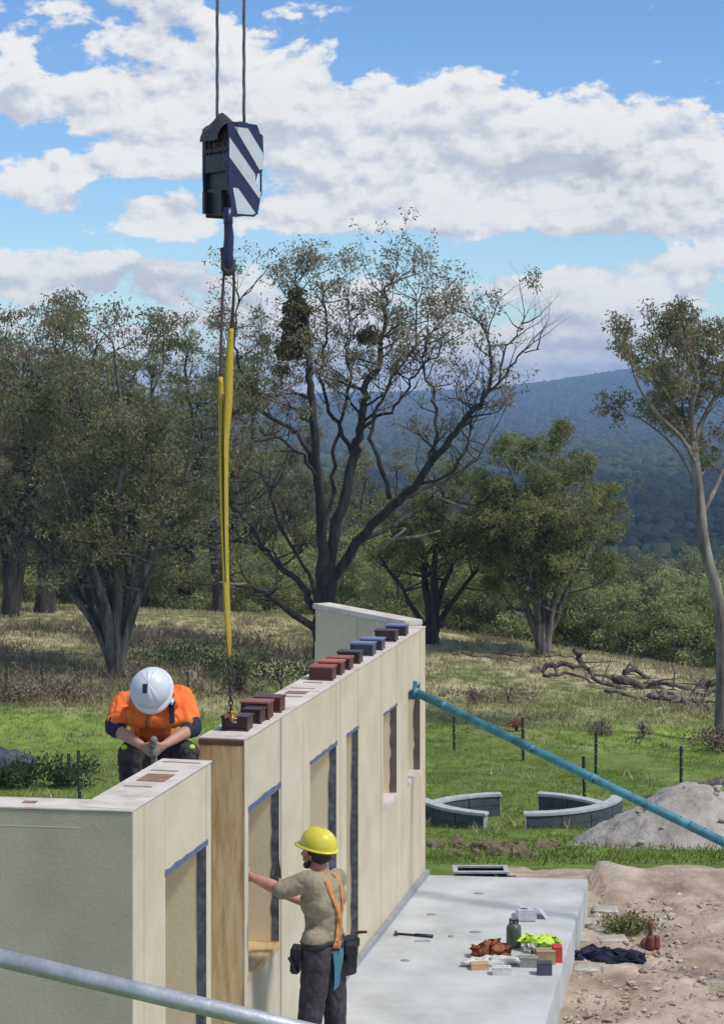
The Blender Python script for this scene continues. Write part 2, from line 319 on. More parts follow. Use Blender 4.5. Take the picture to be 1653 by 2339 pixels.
def sheet(name, Ys, Ts, halfw, m):
    YY, TT = np.meshgrid(Ys, Ts, indexing='ij'); XX = TT * halfw(YY); ZZ = gz(XX, YY)
    soil = np.zeros_like(ZZ); nzv = np.zeros_like(ZZ)
    nr, nc = XX.shape
    if name == 'ground':
        for i in range(nr):
            Y = Ys[i]
            if Y > 140: continue
            for j in range(nc):
                X = XX[i, j]
                if abs(X) > 6 + .35*Y: continue
                h = noise.fractal(Vector((X*.35, Y*.22, 1.0)), 1, 2, 3)
                nzv[i, j] = h*.10*min(max((Y-24)/20, 0), 1)
                e = noise.noise(Vector((X*.8, Y*.4, 5)))
                s = (1 if X > 1.2 else 0) * min(max((23.6 + e*1.1 + (.35 if X < 2.0 else 0) - Y)/.8, 0), 1)
                soil[i, j] = s
                if s > 0 and Y > 14:
                    nzv[i, j] += s*(.045*noise.fractal(Vector((X*1.5, Y*1.5, 9)), 1, 2, 4) + .05*noise.fractal(Vector((X*6, Y*6, 3)), .7, 2, 3) + .22*math.exp(-((Y-22.0-e*.4)/.75)**2)*(X > 2.6)*(.5+.8*abs(noise.noise(Vector((X*1.6, Y, 2))))))
    ZZ = ZZ + nzv
    V = np.stack([XX, YY, ZZ], -1).reshape(-1, 3)
    a = (np.arange(nr-1)[:, None]*nc + np.arange(nc-1)[None, :]).reshape(-1)
    Fq = np.stack([a, a+1, a+nc+1, a+nc], -1)
    me = bpy.data.meshes.new(name); me.vertices.add(len(V)); me.vertices.foreach_set('co', V.reshape(-1).astype(np.float32))
    n = len(Fq); me.loops.add(n*4); me.loops.foreach_set('vertex_index', Fq.reshape(-1).astype(np.int32))
    me.polygons.add(n); me.polygons.foreach_set('loop_start', np.arange(0, n*4, 4, dtype=np.int32)); me.polygons.foreach_set('loop_total', np.full(n, 4, dtype=np.int32))
    me.update(calc_edges=True)
    at = me.attributes.new('soil', 'FLOAT', 'POINT'); at.data.foreach_set('value', soil.reshape(-1).astype(np.float32))
    return tag(link(name, me, m, smooth=True), kind='structure')
def ground_material():
    m = bpy.data.materials.new('ground_cover'); m.use_nodes = True; t = m.node_tree; n_ = t.nodes; l_ = t.links
    b = n_['Principled BSDF']; b.inputs['Roughness'].default_value = .95; b.inputs['Specular IOR Level'].default_value = .1
    tc = n_.new('ShaderNodeTexCoord'); sp = n_.new('ShaderNodeSeparateXYZ'); l_.new(tc.outputs['Object'], sp.inputs[0])
    def nz(s, st=(1,1,1), d=6, dist=0):
        mp = n_.new('ShaderNodeMapping'); mp.inputs['Scale'].default_value = st; l_.new(tc.outputs['Object'], mp.inputs[0])
        x = n_.new('ShaderNodeTexNoise'); x.inputs['Scale'].default_value = s; x.inputs['Detail'].default_value = d; x.inputs['Distortion'].default_value = dist; l_.new(mp.outputs[0], x.inputs['Vector']); return x.outputs['Fac']
    def ma(op, a, b_=0.0, c=0.0):
        x = n_.new('ShaderNodeMath'); x.operation = op
        for i, v in enumerate((a, b_, c)):
            if isinstance(v, bpy.types.NodeSocket): l_.new(v, x.inputs[i])
            else: x.inputs[i].default_value = v
        return x.outputs[0]
    def mr(v, a, b_, lo=0., hi=1.):
        x = n_.new('ShaderNodeMapRange'); x.interpolation_type = 'SMOOTHSTEP'; l_.new(v, x.inputs[0])
        for i, q in zip((1,2,3,4), (a, b_, lo, hi)): x.inputs[i].default_value = q
        return x.outputs[0]
    def ramp(v, stops):
        x = n_.new('ShaderNodeValToRGB'); l_.new(v, x.inputs[0])
        while len(x.color_ramp.elements) < len(stops): x.color_ramp.elements.new(.5)
        for e, (p, c) in zip(x.color_ramp.elements, stops): e.position = p; e.color = (*c, 1)
        return x.outputs[0]
    def mix(f, a, b_):
        x = n_.new('ShaderNodeMix'); x.data_type = 'RGBA'; l_.new(f, x.inputs[0]); l_.new(a, x.inputs[6]); l_.new(b_, x.inputs[7]); return x.outputs[2]
    fine = nz(2.2, (1,.6,1), 8); mid = nz(.35, (1,.55,1), 6, .4); big = nz(.11, (1,.7,1), 4)
    green = ramp(ma('ADD', ma('MULTIPLY', fine, .6), ma('MULTIPLY', mid, .4)), [(.34,(.085,.12,.028)),(.5,(.145,.195,.042)),(.66,(.205,.26,.065))])
    dry = ramp(ma('ADD', ma('MULTIPLY', fine, .65), ma('MULTIPLY', mid, .35)), [(.36,(.23,.21,.10)),(.5,(.38,.34,.19)),(.62,(.52,.46,.29))])
    soilc = ramp(nz(1.6, (1,1,1), 10, .3), [(.32,(.25,.185,.13)),(.5,(.41,.325,.24)),(.68,(.53,.45,.35))])
    yy = ma('ADD', sp.outputs[1], ma('MULTIPLY', ma('SUBTRACT', mid, .5), 26))
    dm = mr(yy, 52., 72.)                         # the further paddock has dried off
    dm = ma('MULTIPLY', dm, mr(ma('ADD', ma('MULTIPLY', mid, .6), ma('MULTIPLY', fine, .4)), .36, .52))
    # bright regrowth strip
    g1 = ma('SUBTRACT', sp.outputs[1], 58.); strip = ma('EXPONENT', ma('MULTIPLY', ma('MULTIPLY', g1, g1), -.03))
    strip = ma('MULTIPLY', strip, mr(big, .38, .55)); 
    lime = ramp(fine, [(.35,(.17,.24,.04)),(.65,(.28,.36,.07))])
    c = mix(strip, green, lime); c = mix(ma('MULTIPLY', dm, ma('SUBTRACT', 1., ma('MULTIPLY', strip, .8))), c, dry)
    at = n_.new('ShaderNodeAttribute'); at.attribute_name = 'soil'
    sm = mr(ma('ADD', at.outputs['Fac'], ma('MULTIPLY', ma('SUBTRACT', fine, .5), .8)), .35, .6)
    c = mix(sm, c, soilc); l_.new(c, b.inputs['Base Color'])
    bp = n_.new('ShaderNodeBump'); bp.inputs['Strength'].default_value = .8; bp.inputs['Distance'].default_value = .10; l_.new(nz(5.0, (1,1,1), 10), bp.inputs['Height']); l_.new(bp.outputs[0], b.inputs['Normal'])
    return m
MT['ground'] = ground_material()
sheet('ground', Ys, Ts, lambda Y: np.where(Y < 9, 40.0, 8 + .6*Y), MT['ground'])
sheet('hills', np.concatenate([np.linspace(2100, 4650, 110)]), np.linspace(-1, 1, 200), lambda Y: 8 + .6*Y, MT['far_forest'])

# far woods: crowns scattered over valley and hillside
def crowns(name, m, n, y0, y1, spread, r0, r1, sub, squash=.75, pw=1.0, xlo=None):
    bm = bmesh.new(); bmesh.ops.create_icosphere(bm, subdivisions=sub, radius=1); bm.verts.ensure_lookup_table()
    bv = np.array([v.co[:] for v in bm.verts]); bf = np.array([[v.index for v in f.verts] for f in bm.faces]); bm.free()
    u = rng.random(n); Y = (y0**pw + u*(y1**pw-y0**pw))**(1/pw); A = (rng.random(n)*2-1)*spread
    if xlo is not None: A = xlo + rng.random(n)*(spread-xlo)
    X = A*Y; Z = gz(X, Y); r = r0 + rng.random(n)**1.6*(r1-r0)
    V = bv[None]*(1+.19*rng.standard_normal((n, len(bv), 1)))*r[:, None, None]; V[:, :, 2] *= squash*(1+.15*rng.standard_normal((n, 1)))
    V += np.stack([X, Y, Z + r*.55], -1)[:, None]
    Fc = (bf[None] + (np.arange(n)*len(bv))[:, None, None]).reshape(-1, 3)
    me = bpy.data.meshes.new(name); me.vertices.add(n*len(bv)); me.vertices.foreach_set('co', V.reshape(-1).astype(np.float32))
    k = len(Fc); me.loops.add(k*3); me.loops.foreach_set('vertex_index', Fc.reshape(-1).astype(np.int32)); me.polygons.add(k)
    me.polygons.foreach_set('loop_start', np.arange(0, k*3, 3, dtype=np.int32)); me.polygons.foreach_set('loop_total', np.full(k, 3, dtype=np.int32)); me.update(calc_edges=True)
    return link(name, me, m)
tag(crowns('hill_forest', MT['far_forest'], 22000, 2150, 4560, .25, 3, 6, 1, pw=1.6), 'blue green forest covering the far hillside on the skyline', 'forest', kind='stuff')
tag(crowns('valley_forest', MT['far_forest'], 17000, 850, 2200, .25, 2.0, 4.5, 1, pw=1.6), 'grey green woodland on the valley floor below the hill', 'forest', kind='stuff')
tag(crowns('shade_toned_forest', MT['shade_toned_forest'], 15000, 360, 900, .25, 1.2, 2.7, 1, pw=1.6, squash=1.0), 'forest patch in the valley behind the slender gum, coloured dark for cloud shade', 'forest', kind='stuff')

tag(crowns('slope_forest', MT['far_forest'], 3200, 165, 400, .27, 1.3, 3.0, 2, pw=1.3, squash=1.0), 'olive woodland canopy on the slope dropping to the valley', 'forest', kind='stuff')

# ------------------------------------------------------------------ trees
def leaves(name, C, rad, per, size, m, parent, droop=.35, aspect=.36):
    """C (n,3) clump centres, rad (n) clump radii"""
    C = np.asarray(C, float); n = len(C)
    rad = np.broadcast_to(rad, (n,)); idx = np.repeat(np.arange(n), per); k = len(idx)
    d = rng.standard_normal((k, 3)); d /= np.linalg.norm(d, axis=1)[:, None]
    rr = rng.random(k)**.5
    p = C[idx] + d*rr[:, None]*rad[idx][:, None]*np.array([1, 1, .62])
    a = rng.standard_normal((k, 3)); a[:, 2] -= droop*2; a /= np.linalg.norm(a, axis=1)[:, None]
    b = rng.standard_normal((k, 3)); b -= (b*a).sum(1)[:, None]*a; b /= np.linalg.norm(b, axis=1)[:, None]
    s = size*(.6+.8*rng.random(k)); a *= s[:, None]; b *= (s*aspect)[:, None]
    V = np.stack([p, p+a*.45+b*.5, p+a, p+a*.45-b*.5], 1)
    return link(name, quadmesh(name, V), m, parent)
def grow(mb, tips, p, d, ln, r, lev, rnd, up=.25, wig=.22, kids=(2, 4), shrink=.68):
    pts = [p.copy()]; rr = [r]; n = 4 if lev > 0 else 3
    for i in range(n):
        d = (d + Vector((rnd.gauss(0, wig), rnd.gauss(0, wig), rnd.gauss(0, wig*.6) + up*.22))).normalized()
        p = p + d*ln/n; pts.append(p.copy()); rr.append(r*(1-.55*(i+1)/n))
    mb.tube(pts, rr, 6 if r > .04 else 4 if r > .02 else 3, cap=False)
    if lev <= 0:
        tips.append(p.copy()); tips.append(pts[-2]); return
    if lev == 1: tips.append(pts[-2])
    for k in range(rnd.randint(*kids)):
        i = rnd.randint(2, n); q = pts[i]
        side = Vector((rnd.gauss(0, 1), rnd.gauss(0, 1), rnd.gauss(.15, .5))).normalized()
        grow(mb, tips, q, (d*.75 + side*.75 + Vector((0, 0, up))).normalized(), ln*shrink*rnd.uniform(.7, 1.1), rr[i]*.62, lev-1, rnd, up, wig, kids, shrink)
    grow(mb, tips, p, d, ln*shrink, rr[-1], lev-1, rnd, up, wig, kids, shrink)
def smoothpath(pts, rads, k=5):
    out = []; ro = []
    n = len(pts)
    for i in range(n-1):
        p0 = pts[max(i-1, 0)]; p1 = pts[i]; p2 = pts[i+1]; p3 = pts[min(i+2, n-1)]
        for j in range(k):
            t = j/k; out.append(.5*((2*p1)+(p2-p0)*t+(2*p0-5*p1+4*p2-p3)*t*t+(3*p1-p0-3*p2+p3)*t**3)); ro.append(rads[i]+(rads[i+1]-rads[i])*t)
    out.append(pts[-1]); ro.append(rads[-1]); return out, ro
def tree(name, label, cat, base, stems, seed, leafm, barkm, clump, per, size, group=None, lev=3, kids=(2, 4), up=.25, shrink=.68, extra=None, droop=.35, stemlev=None):
    """stems: list of (dx, dy, dz end offset, radius, length of side branches, number of side branches, start fraction)"""
    rnd = random.Random(seed); root = empty(name, base); mb = MB(); tips = []
    for st in stems:
        (dx, dy, dz, r, bl, nb, s0) = st
        e = Vector((dx, dy, dz)); pts = []; n = 7; rr = []
        off = Vector((rnd.gauss(0, .05), rnd.gauss(0, .05), 0))
        for i in range(n+1):
            t = i/n; q = Vector((e.x*t**1.25, e.y*t**1.25, e.z*t - .25*(i == 0))) + off + Vector((rnd.gauss(0, .02), rnd.gauss(0, .02), 0))*e.z*t*1.2
            pts.append(q); rr.append(r*(1.25 if i == 0 else 1)*(1-.78*t))
        pp, ro = smoothpath(pts, rr, 3); mb.tube(pp, ro, 9, cap=False)
        for k in range(nb):
            t = s0 + (1-s0)*(k+rnd.random()*.8)/nb; i = min(int(t*(len(pp)-1)), len(pp)-2)
            a = rnd.random()*2*math.pi; side = Vector((math.cos(a), math.sin(a), rnd.uniform(-.05, .55)))
            grow(mb, tips, pp[i], side.normalized(), bl*(1.15-.55*t)*rnd.uniform(.7, 1.15), ro[i]*.5+.01, lev-1, rnd, up, .2, kids, shrink)
        grow(mb, tips, pp[-1], (pp[-1]-pp[-3]).normalized(), bl*.55, ro[-1], lev-1, rnd, up, .2, kids, shrink)
    mb_me = mb.mesh('trunk'); link('trunk', mb_me, barkm, root, smooth=True)
    C = np.array([t[:] for t in tips]); keep = rng.random(len(C)) < .42; C = C[keep]
    leaves('crown', C, clump*1.05*(.6+.8*rng.random(len(C))), int(per*2.1), size, leafm, root, droop)
    tag(root, label, cat, group); return root, len(tips)
def copy_tree(src, loc, rz, sc, label, group=None):
    c = src.copy(); COL.objects.link(c); c.location = loc; c.rotation_euler = (0, 0, rz); c.scale = sc if hasattr(sc, '__len__') else (sc, sc, sc)
    c['label'] = label
    if group: c['group'] = group
    for ch in src.children:
        k = ch.copy(); COL.objects.link(k); k.parent = c
    return c

# the big half-dead gum in the middle, limb by limb
def hero():
    Y0 = 72.5; rnd = random.Random(11)
    B = P(742, 1500, Y0); B.z = gzf(B.x, Y0)
    root = empty('gum_tree', B); mb = MB(); dead = MB(); tips = []
    def pt(x, y, dy): return P(x, y + max(0, 820-y)*.30, Y0+dy) - B
    LB = [  # points (x, y, depth), radius start, end, side shoots, leafiness
        ([(742,1530,0),(742,1400,0),(744,1340,0),(748,1290,0)], .52, .40, 0, 0),
        ([(738,1360,0),(733,1230,-.6),(727,1100,-1.2),(717,1000,-1.5),(712,900,-1.6),(702,830,-1.6),(706,750,-1.2),(690,680,-1),(682,610,-.6),(670,560,-.5)], .30, .04, 20, 1),
        ([(752,1330,0),(771,1190,.3),(809,1050,.8),(817,1000,1),(832,930,1.2),(836,880,1.2),(868,818,1.4),(872,755,1.8),(885,683,2.2),(880,600,2.4),(905,560,2.5)], .30, .04, 20, 1),
        ([(760,1320,0),(817,1240,-.6),(893,1156,-1.6),(944,1112,-2.2),(998,1040,-2.8),(1050,970,-3),(1090,929,-3.2),(1117,894,-3.3),(1122,820,-3.2),(1112,740,-3),(1085,690,-3)], .27, .03, 20, .5),
        ([(1117,894,-3.3),(1160,850,-3.4),(1190,800,-3.5),(1235,785,-3.6)], .07, .02, 4, 0),
        ([(1140,870,-3.3),(1150,800,-3.1),(1185,730,-3.0),(1195,700,-3)], .06, .015, 5, .1),
        ([(725,1395,0),(690,1340,1),(640,1290,2),(600,1252,2.6),(540,1235,3.4),(490,1240,4)], .20, .04, 12, .35),
        ([(725,1440,0),(650,1390,-1),(600,1350,-2),(540,1332,-3),(500,1330,-3.6)], .20, .05, 8, .25),
        ([(722,1065,-1.3),(687,995,-.8),(653,972,-.2),(585,930,.8),(562,880,1.3),(540,800,1.6),(535,700,2),(560,600,2.2)], .15, .03, 18, 1),
        ([(810,1045,.8),(775,979,1.6),(746,924,2.1),(735,840,2.6),(745,760,3),(740,660,3.2),(735,570,3.4)], .13, .025, 16, 1),
        ([(889,1139,-1.6),(868,1063,-1),(850,1000,-.4),(860,930,.2),(900,860,.8),(945,780,1.2),(950,680,1.6),(955,600,1.8)], .13, .025, 16, .9),
        ([(960,1095,-2.3),(991,1040,-1.8),(995,960,-1.4),(990,902,-1),(965,831,-.8),(975,760,-.6),(1000,700,-.4)], .11, .02, 12, .5),
        ([(817,1240,-.6),(890,1205,.6),(930,1180,1.6),(1000,1140,3),(1080,1155,4),(1130,1180,4.6)], .15, .03, 8, .3),
        ([(893,1156,-1.6),(960,1120,-.4),(1030,1090,.8),(1090,1050,2),(1120,990,3)], .12, .03, 10, .5),
        ([(600,1252,2.6),(560,1180,3),(500,1150,3.4),(430,1130,3.8)], .10, .03, 8, .3),
        ([(733,1230,-.6),(760,1120,.6),(765,1010,1.4),(790,930,2),(800,850,2.4),(790,780,2.6),(800,700,2.8),(790,620,3)], .12, .025, 14, .9),
        ([(817,1000,1),(850,960,.6),(900,930,.2),(930,880,0),(960,840,-.2),(1000,800,-.4),(1010,740,-.5)], .10, .02, 12, .6),
        ([(727,1100,-1.2),(690,1040,-2),(640,1000,-2.6),(600,990,-3),(550,960,-3.4)], .10, .02, 9, .5),
        ([(944,1112,-2.2),(1010,1090,-2.4),(1060,1040,-2.6),(1075,960,-2.6),(1060,880,-2.4)], .09, .02, 10, .4),
        ([(742,1400,0),(690,1290,1.6),(640,1200,2.4),(610,1120,3),(590,1050,3.4)], .12, .025, 9, .4)]
    for (pl, r0, r1, ns, lf) in LB:
        pts = [pt(*q) for q in pl]; rads = [(r0+(r1-r0)*i/(len(pts)-1))*(.92 if r0 > .4 else .74) for i in range(len(pts))]
        pp, ro = smoothpath(pts, rads, 4)
        pp = [p + Vector((rnd.gauss(0, .05), rnd.gauss(0, .05), rnd.gauss(0, .04)))*(0 < i) for i, p in enumerate(pp)]
        mb.tube(pp, ro, 9, cap=True)
        for k in range(ns):
            t = .35 + .65*(k+rnd.random())/max(ns, 1); i = min(int(t*(len(pp)-1)), len(pp)-2)
            a = rnd.random()*6.283; side = Vector((math.cos(a), math.sin(a)*.8, rnd.uniform(.2, 1.1))).normalized()
            tt = []; grow(mb, tt, pp[i], side, rnd.uniform(.7, 1.5), max(ro[i]*.45, .028), 2, rnd, .32, .26, (1, 3), .74)
            if rnd.random() < lf: tips += tt
        if lf: tt = []; grow(mb, tt, pp[-1], (pp[-1]-pp[-3]).normalized(), .9, ro[-1], 2, rnd, .4, .24, (2, 3), .75); tips += tt
    link('trunk', mb.mesh('trunk'), MT['bark'], root, smooth=True)
    # bleached dead limbs
    for pl in ([(893,1212,.2),(925,1208,-.3),(890,1235,-.6),(850,1262,-.6)], [(850,1255,-1),(900,1232,-1.4),(960,1225,-1.8),(1005,1212,-2)], [(500,1330,-3.7),(545,1335,-3.2),(560,1332,-3)], [(1010,1140,3),(1060,1158,3.8),(1090,1166,4)]):
        q = MB(); q.tube(*smoothpath([pt(*a) for a in pl], [.025, .05, .045, .03][:len(pl)] if len(pl) == 4 else [.03, .045, .035], 4), 7)
        o = q.build('dead_limb', MT['bark_pale'], root, True)
    C = np.array([t[:] for t in tips]); r = rng.random(len(C))
    leaves('crown', C[r < .62], .30*(.6+.8*rng.random((r < .62).sum())), 7, .14, MT['leaf_grey'], root)
    o = leaves('crown', C[r >= .62], .28*(.6+.8*rng.random((r >= .62).sum())), 6, .14, MT['leaf_red'], root); o['label'] = 'reddish new leaf tips'
    for (x, y, dy, w_, h_, n_) in ((672, 720, -1, .55, 1.15, 26), (668, 640, -1, .5, .7, 14), (668, 775, -1, .55, .45, 10), (550, 900, 1, .55, .8, 16), (840, 735, 2, .35, .35, 8), (648, 800, -1, .15, .8, 6)):
        c = pt(x, y, dy); cc = np.array(c)[None] + (rng.random((n_, 3))*2-1)*np.array([w_, w_, h_])*.75
        o = leaves('mistletoe', cc, .34, 70, .2, MT['leaf_mist'], root, .9)
    tag(root, 'tall dark half bare gum with long spreading limbs behind the far wall', 'tree')
    return root
hero()

def base_at(x, y, Y=None):
    if Y is None: return G(x, y)
    X = (x-CX)*Y/F; return Vector((X, Y, gzf(X, Y)))
# left foreground tree, many stems
T1, c1 = tree('gum_tree', 'broad many stemmed gum with dense olive crown behind the orange shirted worker', 'tree', base_at(268, 1560, 66),
    [(-4.6,.5,6.5,.17,2.2,9,.45),(-2.8,-1,9.3,.17,2.3,11,.4),(-1.4,1,10.2,.19,2.3,12,.4),(.3,-.6,10.6,.21,2.3,12,.4),(1.6,.8,10.0,.18,2.2,12,.4),(3.1,-.3,8.6,.17,2.1,10,.42),(.8,1.5,7.5,.18,2.2,9,.4),(-1.6,-1.5,7.2,.2,2.2,9,.4),(2.4,-1.2,6.2,.16,1.9,8,.4),(-3.6,1.5,7.0,.16,2.0,8,.4)],
    3, MT['leaf_grey'], MT['bark_grey'], .50, 22, .15, lev=3, kids=(1, 3), shrink=.72)
T2, c2 = tree('gum_tree', 'leaning gum at the left edge with reddish top leaves', 'tree', base_at(25, 1430, 82),
    [(1.2,0,10.2,.34,2.6,14,.35),(-2.6,1,10.8,.26,2.6,12,.35),(3.2,-1,10.6,.22,2.4,12,.4),(.6,1.5,8.5,.2,2.4,10,.4)], 5, MT['leaf_red'], MT['bark'], .42, 14, .17, lev=3, kids=(1, 3), shrink=.72)
T3, c3 = tree('gum_tree', 'straight gum with dark trunk behind the many stemmed gum', 'tree', base_at(100, 1430, 84),
    [(.3,0,10.6,.42,2.8,16,.3),(1.8,1,11.0,.2,2.4,12,.4),(-1.6,-1,10.5,.22,2.5,12,.35)], 6, MT['leaf_grey'], MT['bark'], .46, 20, .17, lev=3, kids=(1, 3), shrink=.72)
T4, c4 = tree('gum_tree', 'dark gum with forked trunk behind the yellow lifting sling', 'tree', base_at(500, 1420, 92),
    [(-1.8,0,11.2,.26,2.7,14,.3),(1.5,1,10.6,.26,2.7,14,.3),(.2,-1,11.5,.22,2.6,12,.3)], 8, MT['leaf_grey'], MT['bark'], .46, 20, .17, lev=3, kids=(1, 3), shrink=.72)
# mid tree right of centre with dark stems
T5, c5 = tree('gum_tree', 'dark stemmed gum behind the far end of the long wall', 'tree', base_at(985, 1470, 79),
    [(-2.4,.3,4.0,.14,1.2,8,.5),(-.5,.6,5.2,.22,1.3,9,.5),(.3,-.3,5.6,.24,1.4,10,.5),(1.4,.5,5.3,.18,1.4,9,.5),(2.9,-.2,4.4,.15,1.3,8,.5)], 9, MT['leaf_green'], MT['bark'], .42, 22, .15, lev=3, kids=(1, 3), shrink=.72)
T6, c6 = tree('gum_tree', 'full green gum with low forked trunk left of the dark valley forest', 'tree', base_at(1240, 1500, 77),
    [(-2.6,.6,6.2,.15,1.6,11,.35),(-1.0,-.5,6.9,.18,1.7,12,.35),(.2,.5,7.2,.2,1.7,13,.35),(1.6,-.3,6.3,.16,1.6,12,.35),(2.3,.6,5.0,.14,1.5,10,.35),(-1.8,.9,4.4,.12,1.6,10,.35)], 10, MT['leaf_green'], MT['bark_grey'], .42, 30, .15, lev=3, kids=(2, 3), shrink=.7)
# slender pale gum at the right
def hero2():
    Y0 = 56.0; rnd = random.Random(4); B = P(1648, 1675, Y0); B.z = gzf(B.x, Y0); root = empty('gum_tree', B); mb = MB(); tips = []
    def pt(x, y, dy): return P(x, y + max(0, 950-y)*.22, Y0+dy) - B
    for (pl, r0, r1, ns, ff) in [([(1646,1700,0),(1650,1560,0),(1649,1450,0),(1636,1350,0),(1610,1250,0),(1598,1140,0),(1588,1050,0),(1580,1000,0)], .21, .12, 3, .8),
        ([(1585,1030,0),(1562,960,.3),(1535,915,.4),(1522,850,.6),(1512,790,.8),(1525,735,.9)], .10, .03, 11, .3), ([(1582,1010,0),(1578,930,-.3),(1592,850,-.4),(1580,780,-.4),(1568,730,-.3)], .11, .03, 12, .3),
        ([(1582,1015,0),(1604,960,.3),(1630,900,.5),(1655,840,.8),(1665,780,.9)], .09, .03, 10, .3), ([(1588,1060,0),(1555,1000,-.6),(1505,950,-1.0),(1470,890,-1.2),(1448,830,-1.3),(1440,780,-1.3)], .07, .02, 11, .35),
        ([(1594,1120,0),(1560,1050,.7),(1520,1000,1.2),(1475,965,1.5),(1450,950,1.6)], .05, .015, 7, .4), ([(1600,1180,0),(1640,1100,.5),(1670,1010,1),(1690,930,1.3)], .08, .02, 9, .4),
        ([(1560,960,.3),(1556,880,.8),(1548,800,1.2),(1550,745,1.3)], .05, .02, 8, .3)]:
        pp, ro = smoothpath([pt(*q) for q in pl], [r0+(r1-r0)*i/(len(pl)-1) for i in range(len(pl))], 4); mb.tube(pp, ro, 9)
        for k in range(ns):
            t = ff + (1-ff)*(k+rnd.random())/ns; i = min(int(t*(len(pp)-1)), len(pp)-2); a = rnd.random()*6.283
            grow(mb, tips, pp[i], Vector((math.cos(a), math.sin(a)*.8, rnd.uniform(.1, .8))).normalized(), rnd.uniform(.5, 1.0), max(ro[i]*.4, .018), 2, rnd, .35, .24, (1, 3), .68)
        grow(mb, tips, pp[-1], (pp[-1]-pp[-3]).normalized(), .6, ro[-1], 2, rnd, .35, .24, (2, 3), .7)
    link('trunk', mb.mesh('trunk'), MT['bark_pale'], root, smooth=True); C = np.array([t[:] for t in tips]); q = rng.random(len(C)) < .75
    leaves('crown', C[q], .24*(.6+.8*rng.random(q.sum())), 11, .12, MT['leaf_grey'], root); o = leaves('crown', C[~q], .22, 14, .12, MT['leaf_red'], root); o['label'] = 'brownish leaf clusters'
    tag(root, 'slender pale barked gum leaning left at the right edge', 'tree'); return len(tips)
c7 = hero2()
T8, c8 = tree('gum_tree', 'grey green gum with tall bushy top behind the full green gum', 'tree', base_at(1300, 1480, 110),
    [(-.8,0,12.4,.26,1.5,16,.35),(.7,.6,10.0,.2,1.5,12,.3),(2.1,0,9.0,.18,1.4,12,.3)], 14, MT['leaf_grey'], MT['bark_grey'], .46, 36, .17, lev=3, kids=(2, 3), shrink=.66)
T9, c9 = tree('gum_tree', 'sparse grey gum half hidden behind the big half bare gum', 'tree', base_at(640, 1430, 112),
    [(-.8,0,9.5,.22,2.6,13,.25),(1.6,.6,9.0,.2,2.6,12,.25),(3.0,0,8.2,.18,2.3,11,.25)], 15, MT['leaf_grey'], MT['bark_grey'], .46, 24, .17, lev=3, kids=(2, 3), shrink=.68)
# woodland just over the crest: saplings and older trees, copies of four kinds
B1, _ = tree('sapling_tree', 'pale green sapling thicket tree right behind the dark stemmed gum', 'tree', base_at(1085, 1500, 92),
    [(-.8,0,3.6,.05,1.2,7,.2),(.2,.4,4.2,.06,1.2,8,.2),(1.0,-.2,3.7,.05,1.2,7,.2)], 21, MT['leaf_lime'], MT['bark_grey'], .42, 34, .15, lev=2, kids=(2, 4), group='saplings beyond the crest', shrink=.7)
B2, _ = tree('sapling_tree', 'olive sapling tree with thin upright stems below the full green gum', 'tree', base_at(1180, 1500, 98),
    [(-.5,0,5.0,.06,1.1,8,.25),(.5,.4,5.4,.07,1.2,9,.25),(.1,-.4,4.2,.05,1.1,7,.2)], 22, MT['leaf_grey'], MT['bark'], .40, 34, .15, lev=2, kids=(2, 4), group='saplings beyond the crest', shrink=.7)
GB = 'saplings beyond the crest'
spots = [(1010,1500,95,1,1.0),(1135,1500,104,0,1.1),(1240,1500,100,1,.95),(1290,1500,95,0,1.05),(1345,1520,90,1,.9),(1395,1520,98,0,1.2),(1440,1520,88,1,1.0),(1480,1530,100,0,1.45),(1530,1530,92,1,1.25),(1575,1540,88,0,1.25),(1620,1540,96,1,1.4),(1670,1540,90,0,1.3),
         (940,1480,100,0,1.1),(880,1480,105,1,1.0),(830,1480,100,0,1.0),(790,1470,108,1,1.15),(690,1460,106,0,1.1),(640,1450,110,1,1.2),(590,1450,112,0,1.2),(540,1440,112,1,1.1),(470,1440,114,0,1.2),(410,1440,118,1,1.3),(350,1440,120,0,1.2),(300,1440,116,1,1.2),(190,1440,118,0,1.3),(140,1440,122,1,1.3),(60,1440,118,0,1.3),(-20,1440,120,1,1.3),
         (1360,1500,115,0,1.3),(1430,1500,120,1,1.35),(1500,1500,118,0,1.5),(1560,1500,125,1,1.6),(1630,1500,120,0,1.6),(1050,1500,118,1,1.2),(1200,1500,118,0,1.2),(1260,1500,125,1,1.3),(960,1500,125,0,1.3)]
B3, _ = tree('thicket_bush', 'wide grey green bush leafy to the ground behind the dark stemmed gum', 'bush', base_at(1120, 1500, 88),
    [(-1.1,0,1.9,.04,1.0,8,.05),(-.4,.4,2.7,.05,1.0,9,.05),(.4,-.3,2.8,.05,1.0,9,.05),(1.1,.2,2.0,.04,1.0,8,.05)], 31, MT['leaf_lime'], MT['bark_grey'], .40, 40, .13, lev=2, kids=(2, 4), group='bushes along the crest', shrink=.7)
bs = [(500,100),(560,104),(620,98),(680,102),(450,104),(390,108),(330,104),(270,110),(200,106),(140,108),(60,104),(0,110),(800,100),(860,96),(920,92),(1010,88),(1060,92),(1180,86),(1235,90),(1290,88),(1350,86),(1400,90),(1450,85),(1500,88),(1545,84),(1590,88),(1640,84),(1690,88),(740,104)]
nb_ = ['left of the sling' if x < 500 else 'between sling and big bare trunk' if x < 760 else 'behind the big bare gum' if x < 960 else 'near the dark stemmed gum' if x < 1120 else 'behind the full green gum' if x < 1330 else 'above the fallen logs' if x < 1600 else 'by the slender gum' for x, Y in bs]
